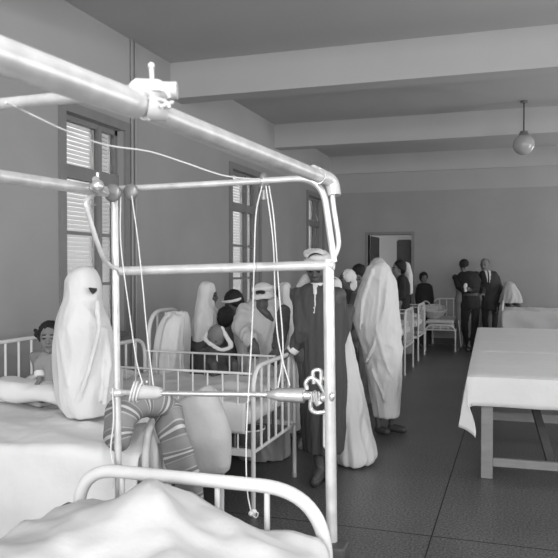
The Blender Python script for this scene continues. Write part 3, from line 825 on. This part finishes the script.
# ---- 5: women with dark hair between
f = Fig(234, 6.55, 'dark haired person with a white headband bending left, behind the cot')
hc = f.J(233, 304); _, k = body(f, hc, -60, -50, 25, s=.85, foot=0, arms='tuck', voxel=.013)
hair(f, hc, k['HB'], .95, seed=3, vol=1.05)
def fn(bm):
    for q in [k['HB'] @ V((.088*math.sin(a), -.088*math.cos(a)*.98, .045+.02*math.cos(a))) for a in [j*.2-2.2 for j in range(23)]]: ell(bm, hc+q, (.012,.012,.017), seg=8, rings=6)
garment(f, 'headband', fn, 'cuff', .007, 0, smooth=2)
def fn(bm):
    loft(bm, f.rows([(314,224,240,.07), (320,219,246,.11), (335,217,250,.15), (360,216,250,.17), (420,213,252,.2), (440,213,252,.2)]), 40, .03, 7)
garment(f, 'dress', fn, 'dgrey', .013, .010, (10,10,4), 2, 9)
f = Fig(228, 6.15, 'dark haired child in a dark dress pressed between two adults behind the cot')
hc = f.J(227.5, 319); _, k = body(f, hc, 150, 150, 0, s=.75, hs=.8, foot=0, arms='tuck', voxel=.012)
hair(f, hc, k['HB'], .84, seed=5, vol=1.03)
def fn(bm):
    loft(bm, f.rows([(329,222,233,.05), (335,218,238,.09), (355,217,240,.12), (400,216,241,.14), (455,215,242,.15)]), 36, .03, 7)
garment(f, 'dress', fn, 'dgrey', .012, .008, (12,12,5), 2, 2)

# ---- 6: large pale robe with headband
f = Fig(263, 5.85, 'person in pale loose robe and white head wrapping, one hand on the cot rail')
hc = f.J(263, 298, 0)
arms = {-1: (f.J(246,328,-.14), f.J(254,342,-.30), (.15,-.15,-1), (0,1,0)), 1: (f.J(281,326,-.08), f.J(277,349,-.25), (-.1,-.4,-.9), (0,1,0))}
_, k = body(f, hc, -8, -12, 22, s=.86, hs=.92, arms=arms, foot=0, voxel=.0065)
def fn(bm):
    B = k['HB']; q = lambda x,y,z: hc+B@V((x,y,z))
    ell(bm, f.J(263,290.5,.02), (.086,.10,.068))
    for j in range(30):
        a = 2*math.pi*j/30; c1 = f.J(263,288.5,.01); c2 = f.J(263,296.5,.01)
        ell(bm, c1+V((.080*math.sin(a), -.096*math.cos(a), .006*math.sin(a))), (.018,.018,.022), None, 8, 6)
        ell(bm, c2+V((.080*math.sin(a), -.100*math.cos(a), .004*math.sin(a))), (.018,.018,.024), None, 8, 6)
garment(f, 'head_wrapping', fn, 'haik', .007, .004, (30,30,50), 1, 3)
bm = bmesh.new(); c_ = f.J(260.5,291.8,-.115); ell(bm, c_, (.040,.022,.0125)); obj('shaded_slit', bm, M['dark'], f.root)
def fn(bm):
    loft(bm, f.rows([(290,256,272,.05), (298,253,278,.09), (303,247,283,.12), (308,243,286,.14), (320,235,289,.17), (335,234,290,.18), (350,236,289,.18), (368,237,286,.18), (400,236,288,.2), (456,234,290,.22)], dy=.05), 56, .035, 9, 1)
    chain(bm, [f.J(244,312), f.J(241,328,-.10), f.J(251,340,-.24)], [.075,.075,.062])
garment(f, 'pale_robe', fn, 'haik2', .010, .013, (12,12,3.5), 2, 12, mats=[M['haik2'], M['skin']], paint=None)
def fn(bm): chain(bm, [f.J(283,312,-.02), f.J(282,328,-.10), f.J(278,346,-.21)], [.062,.060,.052])
garment(f, 'dark_sleeve', fn, 'dgrey', .009, .007, (16,16,10), 2, 5)
def fn(bm):
    ell(bm, f.J(262,305,-.07), (.05,.06,.06)); chain(bm, [f.J(262,310,-.10), f.J(267,314,-.105), f.J(272,320,-.10)], [.026,.030,.018])
garment(f, 'dark_neckline', fn, 'skin', .008, 0)

# ---- 7, 8 heads behind
f = Fig(284, 6.6, 'person in a plain white hood partly hidden behind the pale robed one')
hc = f.J(285, 295); body(f, hc, 60, 70, 10, s=.84, foot=0, voxel=.014, arms='tuck')
def fn(bm):
    loft(bm, f.rows([(282.5,282,288,.03), (285,279.5,290,.08), (292,278,291,.1), (300,278,291,.11), (307,276,294,.14), (320,272,296,.17), (370,270,298,.2), (430,268,300,.22)]), 40, .04, 7)
garment(f, 'white_hood', fn, 'haik', .012, .012, (12,12,3), 2, 13)
f = Fig(296, 7.15, 'dark faced person with a white headband, leaning in behind the man in the coat')
hc = f.J(296, 301); _, k = body(f, hc, -50, -50, 20, s=.84, foot=0, arms='tuck', voxel=.012)
def fn(bm):
    for j in range(26):
        a = 2*math.pi*j/26; ell(bm, hc+k['HB']@V((.086*math.sin(a), .01-.095*math.cos(a), .05)), (.015,.015,.028), seg=8, rings=6)
    ell(bm, hc+V((0,.01,.06)), (.08,.09,.06))
garment(f, 'headband', fn, 'haik', .009, .003, smooth=1)
def fn(bm): loft(bm, f.rows([(309,290,303,.06), (315,285,308,.1), (330,283,311,.14), (400,282,312,.17), (425,281,313,.18)]), 36, .03, 7)
garment(f, 'dress', fn, 'dgrey', .013, .01, (10,10,4), 2, 14)

# ---- 9: man in the dark coat
f = Fig(320, 5.22, 'tall man in a long dark grey coat and white turban leaning on the cot')
hc = f.J(317, 268, -.02)
arms = {-1: (f.J(303,332,-.10), f.J(290,351,-.03), (-.85,-.30,-.35), (0,0,-1)), 1: (f.J(341,330,.05), f.J(338,362,-.05), (0,0,-1), (-1,0,0))}
_, k = body(f, hc, -18, -16, 20, s=.98, hs=.97, arms=arms, foot=0, voxel=.0065, feet={1: f.J(333,470,.1), -1: f.J(320,468,-.05)})
B = k['HB']
def fn(bm):
    q = lambda x,y,z: hc+B@V((x,y,z))
    ell(bm, q(0,.02,.055), (.084,.098,.085), B)
    for j in range(34):
        a = 2*math.pi*j/34
        ell(bm, q(.086*math.sin(a), .012-.097*math.cos(a), .050+.010*math.sin(a*1)), (.020,.020,.024), B, 8, 6)
        ell(bm, q(.077*math.sin(a+.3), .014-.085*math.cos(a+.3), .100-.014*math.sin(a)), (.019,.019,.020), B, 8, 6)
garment(f, 'turban', fn, 'haik', .0065, .004, (25,25,60), 1, 3)
bm = bmesh.new(); tube(bm, curve([f.J(307.5,258.3,-.125), f.J(311,255,-.145), f.J(316,253.6,-.15), (f.J(322.5,255,-.135))], 5), [.002+.005*math.sin(math.pi*j/15) for j in range(16)], 8); obj('turban_slit_shade', bm, M['dark'], f.root)  # dark tube standing in for the shade inside the turban's slit
def cp(p, n):
    # shirt shown in the narrow neck opening
    t_ = (p.z-f.J(0,312).z)/(f.J(0,283).z-f.J(0,312).z)
    xc = f.J(313.2,300).x
    if n.y < .1 and 0 < t_ < 1.5 and abs(p.x-(xc+.012*t_)) < .004+.026*max(0, t_-.45): return 1
    return 0
def fn(bm):
    loft(bm, f.rows([(283,308,326,.065), (286,302,334,.095), (290,298.5,340,.12), (298,296,344,.14), (312,296,346,.155), (330,298,346,.155), (350,300,346,.155), (380,300.5,346.5,.17), (415,301.5,346,.18), (440,302.5,345,.185), (451,304,344,.185)]), 60, .035, 9, 2)
    chain(bm, [f.J(301,296), f.J(302,330,-.09), f.J(294.5,347,-.045)], [.066,.060,.045])
    chain(bm, [f.J(337,296,0), f.J(342,330,.05), f.J(339,352,-.02)], [.066,.055,.045])
garment(f, 'long_coat', fn, 'coat', .0085, .011, (13,13,2.2), 2, 21, paint=cp, mats=[M['coat'], M['cuff']])
def fn(bm):
    loft(bm, [tuple(x) for x in [(f.J(316.5,0).x+.0, 0, f.J(0,289).z, .088, .088), (f.J(317,0).x, 0, f.J(0,285.5).z, .076, .080), (f.J(317.5,0).x, 0, f.J(0,282.5).z, .062, .068)]], 32)
garment(f, 'shirt_collar', fn, 'cuff', .007, .003)
def fn(bm): tube(bm, [f.J(295.3,347,-.045), f.J(291.2,351.5,-.035)], [.047,.046], 18)
garment(f, 'white_cuff', fn, 'cuff', .007, .0)
def fn(bm): chain(bm, [f.J(307,279,.09), f.J(301,288,.10), f.J(309,290,.14)], [.045,.040,.05])
garment(f, 'coat_hood', fn, 'haik2', .009, .006, seed=2)
for (u, v, dy) in ((320, 468, -.05), (333, 470, .1)):
    def fn(bm): q = f.J(u, 0, dy); z0 = .035; chain(bm, [V((q.x, dy+.03, .05)), V((q.x-.045, dy-.13, .04))], [.045,.038])
    garment(f, 'shoe', fn, 'rubber', .009, 0)

# ---- 10: white robe behind him
f = Fig(346, 5.72, 'person in a trailing white robe standing behind the man in the coat')
hc = f.J(333, 289, .0); body(f, hc, 180, 180, 0, s=.82, foot=0, voxel=.014, arms='tuck')
def fn(bm):
    loft(bm, f.rows([(277,330,336,.03), (280,326,340,.08), (290,324,342,.1), (300,322,343,.12), (312,322,345.5,.15), (325,322,348.5,.17), (350,323,354,.18), (392,326,363.5,.2), (430,328,371.5,.23), (452,329,377,.25), (459,332,374,.24), (461,336,368,.23)]), 60, .05, 8)
garment(f, 'white_robe', fn, 'haik', .011, .014, (12,12,1.2), 2, 30)

# ---- 10b / 12: background women
f = Fig(347, 7.7, 'dark faced person in white headscarf between the coated man and the tall veiled figure')
hc = f.J(346.5, 280); _, k = body(f, hc, -60, -70, 5, s=.93, foot=0, arms='tuck', voxel=.014)
def fn(bm):
    ell(bm, hc+k['HB']@V((0,.025,.03)), (.09,.095,.09)); ell(bm, hc+k['HB']@V((0,.045,-.05)), (.075,.05,.085))
garment(f, 'headscarf', fn, 'haik', .012, .006, (20,20,10), 2)
def fn(bm): loft(bm, f.rows([(289,341,351,.07), (294,337,356,.11), (310,335,358,.14), (400,333,360,.18), (410,333,360,.18)]), 36, .03, 7)
garment(f, 'dress', fn, 'black', .015, .01, (10,10,4), 2, 31)
f = Fig(360, 8.3, 'bareheaded dark haired person just left of the tall veiled figure')
hc = f.J(359, 276); _, k = body(f, hc, -30, -25, 30, s=.93, foot=0, arms='tuck', voxel=.013, skin='skinp')
hair(f, hc, k['HB'], .98, seed=6, vol=1.08)
def fn(bm): loft(bm, f.rows([(286,353,364,.07), (291,350,369,.11), (310,348,371,.14), (400,346,373,.18), (406,346,373,.18)]), 36, .03, 7)
garment(f, 'dress', fn, 'grey', .015, .01, (10,10,4), 2, 32)

# ---- 11: standing veiled woman seen from behind
f = Fig(382, 6.72, 'tall standing figure in a long white veil seen from behind in the aisle')
hc = f.J(378.5, 272); body(f, hc, 170, 175, 0, s=.80, hs=.95, foot=0, voxel=.013, arms='tuck', feet={1: f.J(379,425,-.06), -1: f.J(392,424,.02)})
def fn(bm):
    loft(bm, f.rows([(263,374,384,.09), (265.5,369,388,.12), (267.5,366.5,390,.135), (272,365,392.5,.145), (280,362,395.5,.16), (292,358,397.5,.17), (308,353.5,398.5,.19), (320,353,400,.20), (335,357,401.5,.2), (350,362,402.5,.2), (375,367,402.5,.19), (395,370.5,401,.185), (413,373,399.5,.18), (416,374,399,.17)]), 64, .022, 7, 1)
    for P_ in ([(372,270,-.13),(362,300,-.15),(360,330,-.16)], [(388,270,-.13),(384,310,-.19),(372,350,-.19),(366,362,-.15)], [(380,280,-.16),(376,330,-.2),(388,370,-.2),(398,385,-.15)], [(394,290,-.11),(394,330,-.16),(398,370,-.13)], [(372,370,-.15),(384,400,-.19),(396,412,-.13)]):
        chain(bm, [f.J(*q) for q in curve(P_, 3)] if False else [f.J(*q) for q in P_], [.014]*len(P_))
garment(f, 'white_veil', fn, 'haik', .010, .013, (9,9,2.4), 4, 41)
def fn(bm):
    ell(bm, hc+V((0,.01,.022)), (.090,.112,.118)); chain(bm, [hc-V((0,0,.02)), hc-V((0,0,.12))], [.085,.10])
garment(f, 'head_cloth', fn, 'haik2', .010, .004, (20,20,10), 2, 5)
def fn(bm):
    for p, q in ((f.J(379,0,-.06), f.J(384,0,-.14)), (f.J(392,0,.02), f.J(403,0,-.04))):
        chain(bm, [V((p.x, p.y, .045)), V((q.x, q.y, .04))], [.042,.036])
for (u0_, d0, u1_, d1) in ((379,-.04,387,-.12), (392,.02,404,-.04)):
    def fn(bm):
        p, q = f.J(u0_,427,d0), f.J(u1_,427,d1); chain(bm, [V((p.x,p.y,.045)), V((q.x,q.y,.038))], [.042,.036])
    garment(f, 'shoe', fn, 'rubber', .009, 0)

# ---- 13: woman in black top
f = Fig(402, 11.6, 'person in a black top in profile facing left beside the far row of cots')
hc = f.J(397.5, 269); _, k = body(f, hc, -80, -80, 5, s=.84, hs=.96, foot=0, arms='tuck', voxel=.014, skin='skinp')
hair(f, hc+V((.02,0,.01)), k['HB'], 1.02, seed=7, vol=1.12, voxel=.012)
def fn(bm): loft(bm, f.rows([(275,398,404,.07), (279,396,408,.12), (287,396,410,.15), (300,397,410,.15), (311,396,410,.16)]), 36, .02, 7)
def fn2(bm):
    fn(bm)
    for e in (-1, 1): chain(bm, [k['sh'][e], k['sh'][e]-V((0,0,.26)), k['sh'][e]+k['F']*.12-V((0,0,.34))], [.07,.062,.05])
garment(f, 'black_top', fn2, 'black', .015, .01, (10,10,5), 2, 42)
def fn(bm): loft(bm, f.rows([(308,396,410,.15), (330,395,412,.18), (353,394,413,.2)]), 36, .04, 7)
garment(f, 'skirt', fn, 'grey', .015, .01, (10,10,5), 2, 43)
def fn(bm): chain(bm, [f.J(406,266,.1), f.J(408.5,275,.1), f.J(410,292,.08)], [.07,.07,.05])
garment(f, 'white_scarf', fn, 'haik', .014, .01)

# ---- 14: boy
f = Fig(424, 14.1, 'boy in a dark sweater standing behind the basket at the far wall')
hc = f.J(424, 278); _, k = body(f, hc, 5, 5, 0, s=.86, foot=0, voxel=.013, skin='skinp')
hair(f, hc, k['HB'], .93, seed=8, vol=1.06, voxel=.012)
def fn(bm):
    loft(bm, f.rows([(283,421,428,.06), (285,417,431,.1), (290,415,433,.12), (298,414.5,434,.13), (305,415.5,433,.13)]), 36, .02, 7)
garment(f, 'sweater', fn, 'black', .014, .006, (10,10,5), 2, 50)
def fn(bm):
    loft(bm, f.rows([(303,417,432,.12), (315,417,432,.12), (346,418,431,.11)]), 36, .02, 7)
garment(f, 'trousers', fn, 'suit', .014, .006)

# ---- 15: man in dark uniform
f = Fig(468, 13.35, 'man in dark belted uniform and cap looking down at papers in his hands')
hc = f.J(464, 267, -.02)
arms = {-1: (f.J(458.5,287,-.05), f.J(463,291,-.25), (.6,-.5,.2), (0,0,1)), 1: (f.J(477.5,288,-.03), f.J(470,291,-.25), (-.6,-.5,.2), (0,0,1))}
_, k = body(f, hc, -20, -25, 28, s=.97, arms=arms, foot=0, voxel=.012, skin='skinp')
def fn(bm):
    B = k['HB']; q = lambda x,y,z: hc+B@V((x,y,z))
    ell(bm, q(0,.025,.06), (.092,.105,.085), B); ell(bm, q(0,-.095,.06), (.065,.04,.01), B); ell(bm, q(0,.06,.0), (.08,.05,.07), B)
garment(f, 'cap', fn, 'black', .010, 0)
def fn(bm):
    loft(bm, f.rows([(271,463,471,.07), (273,459,477,.1), (278,457,480,.14), (286,458,480.5,.15), (294,460,479,.14), (300,459.5,480,.15), (306,459.5,480.5,.16), (309,460,480.5,.16)]), 40, .02, 7)
    for e in (-1, 1):
        a = arms[e]; chain(bm, [k['sh'][e], a[0], a[1]], [.062,.052,.042])
garment(f, 'tunic', fn, 'black', .013, .008, (10,10,6), 2, 51)
def fn(bm):
    for a, b, c in (((466,305), (466,325), (469,343)), ((474,305), (473,325), (473,343))):
        chain(bm, [f.J(*a), f.J(*b), f.J(*c)], [.125,.105,.075])
garment(f, 'trousers', fn, 'black', .013, .008, (10,10,6), 2, 52)
def fn(bm):
    for u in (468.5, 473): q = f.J(u, 0); chain(bm, [V((q.x, 0, .05)), V((q.x-.05, -.14, .04))], [.05,.04])
garment(f, 'shoes', fn, 'rubber', .011, 0)
bm = bmesh.new(); loft(bm, f.rows([(293,460.2,479,.150), (294.2,460,479.2,.155), (295.6,460,479.2,.155)]), 36); obj('belt', bm, M['rubber'], f.root)
q = at(465.5, 286, 13.02); bm = bmesh.new(); ell(bm, (0,0,0), (.035,.02,.055)); ell(bm, (.02,0,-.08), (.025,.015,.03)); ell(bm, (.01,0,-.045), (.03,.015,.03))
o = obj('folded_paper', bm, M['cuff']); o.location = q; o.rotation_euler = (0,.2,TH); tag(o, 'small white bundle of paper held by the man in uniform', 'paper')

# ---- 16: man in suit
f = Fig(488, 13.6, 'balding man in a dark suit with pale shirt and tie standing at the far end')
hc = f.J(484.5, 264.5)
arms = {-1: (f.J(482,288,.0), f.J(483,294,-.22), (-.5,-.5,-.1), (0,0,-1)), 1: (f.J(501,290,.0), f.J(497,306,-.1), (0,-.1,-1), (-1,0,0))}
_, k = body(f, hc, -22, -30, 12, s=1.0, arms=arms, foot=0, voxel=.012, skin='skinp')
def fn(bm):
    B = k['HB']; q = lambda x,y,z: hc+B@V((x,y,z))
    ell(bm, q(0,.055,.02), (.086,.065,.085), B)
garment(f, 'hair', fn, 'dgrey', .010, .003, (50,50,50), 1)
def cp(p, n):
    xc = f.J(486.5,0).x; t_ = (p.z-f.J(0,284).z)/(f.J(0,271).z-f.J(0,284).z)
    if n.y < 0 and 0 < t_ < 1.4:
        if abs(p.x-xc) < .012: return 2
        if abs(p.x-xc) < .012+.045*t_: return 1
    return 0
def fn(bm):
    loft(bm, f.rows([(270.5,482,492,.07), (272.5,480,496,.11), (278,479.5,500,.15), (286,480.5,502,.16), (294,481,500,.15), (302,481,499,.16), (310,481,499,.17)]), 40, .02, 7)
    for e in (-1, 1):
        a = arms[e]; chain(bm, [k['sh'][e], a[0], a[1]], [.078,.066,.052])
garment(f, 'jacket', fn, 'suit', .012, .008, (10,10,6), 2, 61, paint=cp, mats=[M['suit'], M['cuff'], M['black']])
def fn(bm):
    for a, b, c in (((486,306), (487,326), (487.5,342)), ((494,306), (493.5,326), (493,342))):
        chain(bm, [f.J(*a), f.J(*b), f.J(*c)], [.10,.08,.065])
garment(f, 'trousers', fn, 'suit', .013, .008, (10,10,6), 2, 62)
def fn(bm):
    for u in (486, 494): q = f.J(u, 0); chain(bm, [V((q.x, 0, .05)), V((q.x-.04, -.15, .04))], [.05,.04])
garment(f, 'shoes', fn, 'rubber', .011, 0)

# ------------------------------------------------------------------ far row of cots
cot((-2.78, 10.36, 0), 0, 'white barred cot on the left of the far aisle, the nearer of the far row', nb=6, rb=.0045, shelf=False)
cot((-2.80, 12.0, 0), 0, 'white barred cot in the far left row next to the bed with the basket', nb=6, rb=.0045, shelf=False)
drape('cot_sheet', -2.72, -1.60, 10.40, 11.18, .70, (0,0,.15,.15), 'sheet2', 'white sheet on the nearer cot of the far row', 'sheet', amp=.03, seed=11, res=.04)
drape('cot_sheet', -2.74, -1.62, 12.04, 12.82, .70, (0,0,.15,.15), 'sheet2', 'white sheet on the farther cot of the far row', 'sheet', amp=.03, seed=12, res=.04)
# bed G with the basket
G0 = (-1.00, 14.75, 0)
cot((-1.06, 13.50, 0), math.pi/2, 'low white metal bed with a woven basket on it near the far wall', L=1.25, W=.55, hh=.49, hf=.93, rails=False, nb=3, kind='hospital_bed', cat='bed', mz=.535, shelf=False)
drape('bed_sheet', -1.58, -1.09, 13.54, 14.68, .56, (.12,.0,.06,0), 'sheet2', 'white sheet on the low bed under the woven basket', 'sheet', amp=.02, seed=13, res=.04)
bm = bmesh.new(); G = [[bm.verts.new((-1.02+.05*i/10+.01*math.sin(j), 13.60+.04*j, .575-.05*i)) for j in range(14)] for i in range(11)]
for i in range(10):
    for j in range(13): bm.faces.new((G[i][j], G[i][j+1], G[i+1][j+1], G[i+1][j]))
o = obj('hanging_sheet', bm, M['sheet2']); sm = o.modifiers.new('t', 'SOLIDIFY'); sm.thickness = .006
tag(o, 'white sheet edge hanging down beside the man in uniform', 'sheet')
q = at(434, 316, 13.62)
b = thing('basket', 'oval woven basket lying on the low bed in front of the boy', 'basket', (q.x, q.y, .585), TH)
b.scale = (1,1,1.5)
b.rotation_euler.x = .35
bm = bmesh.new(); loft(bm, [(0,0,0,.12,.09), (0,0,.06,.19,.14), (0,0,.14,.23,.17), (0,0,.135,.21,.155), (0,0,.06,.17,.12), (0,0,.03,.1,.08)], 32); obj('bowl', bm, M['wicker'], b)
bm = bmesh.new(); tube(bm, [(.23*math.cos(a), .17*math.sin(a), .14) for a in [k*math.pi/16 for k in range(33)]], .014, 8); obj('rim', bm, M['wicker'], b)
bm = bmesh.new(); tube(bm, [(-.19+.06*math.sin(a)*0, .0, .13+.12*math.sin(a)) if False else (-.18+.10*math.cos(a), 0, .14+.10*math.sin(a)) for a in [k*math.pi/10 for k in range(11)]], .010, 8); obj('handle', bm, M['wicker'], b)

# right far bed with seated figure
bq = at(520, 315, 12.9)
cot((-.22, 13.05, 0), 0, 'far white bed at the right under a long pale coverlet', L=1.9, W=.85, hh=.95, hf=.95, rails=False, nb=6, kind='hospital_bed', cat='bed', mz=.76, shelf=False)
drape('coverlet', -.20, 1.62, 13.0, 13.9, .80, (.10, .0, .35, .3), 'sheet2', 'long pale coverlet over the far right bed', 'blanket', amp=.03, wave=.02, seed=15, res=.04, kw=12)
f = Fig(510, 13.35, 'person wrapped in white sitting on the far right bed by the man in the suit')
hc = f.J(511, 289, .0); body(f, hc, 0, 0, 0, s=.6, hs=.8, seat=.82, foot=.82, arms='tuck', voxel=.016)
def fn(bm): loft(bm, f.rows([(282,508,512,.03), (284,505,515,.08), (289,503,518,.11), (295,501,521,.16), (300,500,522,.2), (303,499,523,.21)]), 40, .05, 7)
garment(f, 'white_veil', fn, 'haik2', .013, .012, (9,9,4), 2, 71)

# ------------------------------------------------------------------ table at right
TX0, TX1, TY0, TY1, TZ = -.31, .85, 5.44, 9.74, .765
t = thing('long_table', 'long grey wooden table under white cloths at the right', 'table', (0,0,0))
bm = bmesh.new(); box(bm, (TX0+.02, TY0+.02, TZ-.035), (TX1-.02, TY1-.02, TZ), .004); obj('tabletop', bm, M['wood'], t, False)
for x in (TX0+.07, TX1-.15):
    for y in (TY0+.03, TY1-.12):
        bm = bmesh.new(); box(bm, (x, y, 0), (x+.085, y+.085, TZ-.036), .006); obj('leg', bm, M['wood'], t, False)
bm = bmesh.new(); box(bm, (TX0+.156, TY0+.05, .09), (TX1-.151, TY0+.09, .15), .003); obj('stretcher', bm, M['wood'], t, False)
bm = bmesh.new(); box(bm, (TX0+.156, TY1-.10, .60), (TX1-.151, TY1-.06, .66)); obj('stretcher', bm, M['wood'], t, False)
bm = bmesh.new(); box(bm, (TX0+.156, TY0+1.2, .20), (TX1-.12, TY0+1.25, .27)); obj('stretcher', bm, M['wood'], t, False)
bm = bmesh.new()
a_, b_ = V((.26, TY0+.13, .12)), V((.10, TY0+1.2, .70)); tube(bm, [a_, b_], .04, 4); obj('diagonal_brace', bm, M['wooddk'], t, False)
bm = bmesh.new(); box(bm, (TX0+.09, TY0+.12, .58), (TX0+.13, TY1-.13, .70)); obj('apron', bm, M['wood'], t, False)

# tablecloth: over the top, short fall in front, long pointed corner at the near left
def tcloth():
    bm = bmesh.new(); G = []
    nx, ny = 60, 130
    for i in range(nx+1):
        a = TX0-.36+(TX1-TX0+.36)*i/nx; row = []
        for j in range(ny+1):
            b = TY0-.22-.22*0+(TY1-TY0+.22)*j/ny
            ox = max(0, TX0-a); oy = max(0, TY0-b)
            # hang length scale: left side fall is short far away, long at the near corner
            near = math.exp(-max(0, b-TY0)/.5)
            lx = ox*(.34+.66*near); 
            px = max(a, TX0)-.004; py = max(b, TY0)-.004
            z = TZ+.008+.0035*noise.noise(V((a*3, b*2.2, 1)))
            if ox and not oy: z -= lx; px -= .02+.14*lx+.012*math.sin(b*16)*min(1, lx*6)
            elif oy and not ox: z -= oy; py -= .02+.04*oy+.006*math.sin(a*13); 
            elif ox and oy:
                z -= math.hypot(ox, oy)*1.08; px += .06*min(1, oy/.2)*min(1, ox/.3); px -= (.02+ox*.20)*(1-.75*oy/.22*min(1, ox/.2)); py -= .02+oy*.12
            # fold ridges across the top
            for yr, yh in ((6.02, .004), (7.0, .014), (7.9, .006), (8.9, .006)): z += yh*math.exp(-((b-yr)/.018)**2) if not ox and not oy else 0
            row.append(bm.verts.new((px, py, z)))
        G.append(row)
    for i in range(nx):
        for j in range(ny): bm.faces.new((G[i][j], G[i+1][j], G[i+1][j+1], G[i][j+1]))
    o = obj('tablecloth', bm, M['sheet']); s = o.modifiers.new('t', 'SOLIDIFY'); s.thickness = .004; s.offset = 1
    tag(o, 'white tablecloth with a pointed hanging corner on the long table', 'tablecloth')
tcloth()
TR = math.radians(1.9); pv = V((TX0, TY0, 0)); RM = Matrix.Rotation(TR, 3, 'Z')
for o in (t, bpy.data.objects['tablecloth']):
    o.rotation_euler.z = TR; o.location = pv - RM @ pv

# slipper on floor by the cot
q = at(303, 446, 6.25)
bm = bmesh.new(); chain(bm, [(0,0,.03), (.03,-.14,.028)], [.036,.032]); o = obj('slipper', bm, M['haik2']); o.location = (q.x, q.y, 0)
tag(o, 'small pale slipper on the floor behind the cot leg', 'shoe')

# ------------------------------------------------------------------ light
w = bpy.data.worlds.new('daylight'); S.world = w; w.use_nodes = True
w.node_tree.nodes['Background'].inputs[0].default_value = (1,1,1,1)
w.node_tree.nodes['Background'].inputs[1].default_value = 1.2
def area(name, loc, rot, sx, sy, e):
    l = bpy.data.lights.new(name, 'AREA'); l.shape = 'RECTANGLE'; l.size = sx; l.size_y = sy; l.energy = e
    o = bpy.data.objects.new(name, l); COL.objects.link(o); o.location = loc; o.rotation_euler = rot; return o
R = math.radians
for y0, y1, _, _ in rh: area('window_daylight', (XR+.12, (y0+y1)/2, 1.95), (0, R(90), 0), 2.0, y1-y0, 50)
for x0, x1, _, _ in bh: area('window_daylight', ((x0+x1)/2, YB-.12, 1.95), (R(90), 0, 0), x1-x0, 2.0, 120)
l = bpy.data.lights.new('camera_flash', 'AREA'); l.shape = 'DISK'; l.size = .35; l.energy = 40
o = bpy.data.objects.new('camera_flash', l); COL.objects.link(o); o.location = (.1, .0, 3.1); o.rotation_euler = (R(66), 0, R(18))

for o in list(bpy.data.objects):
    if o.parent or 'label' not in o: continue
    l = o['label']
    if o.get('category') == 'cot': o['group'] = 'white metal cots of the left row'
    if o.get('category') == 'rope' and o.name.startswith('hanging'): o['group'] = 'ropes hanging from the gantry'
    if o.get('category') == 'person' and 'veil' not in l and 'far' not in l and ('cot' in l or 'hood' in l or 'headband' in l): o['group'] = 'people gathered behind the middle cot'
# ------------------------------------------------------------------ camera
cam = bpy.data.cameras.new('camera'); co = bpy.data.objects.new('camera', cam); COL.objects.link(co)
co.location = (0, 0, H); co.rotation_euler = (math.pi/2-math.atan(12/710), 0, TH)
cam.sensor_width = 36; cam.lens = 36*710/558; cam.clip_start = .02
cam.dof.use_dof = True; cam.dof.focus_distance = 4.6; cam.dof.aperture_fstop = 9
S.camera = co
S.view_settings.view_transform = 'Standard'; S.view_settings.look = 'None'; S.view_settings.gamma = 1
S.view_settings.exposure = 0.36
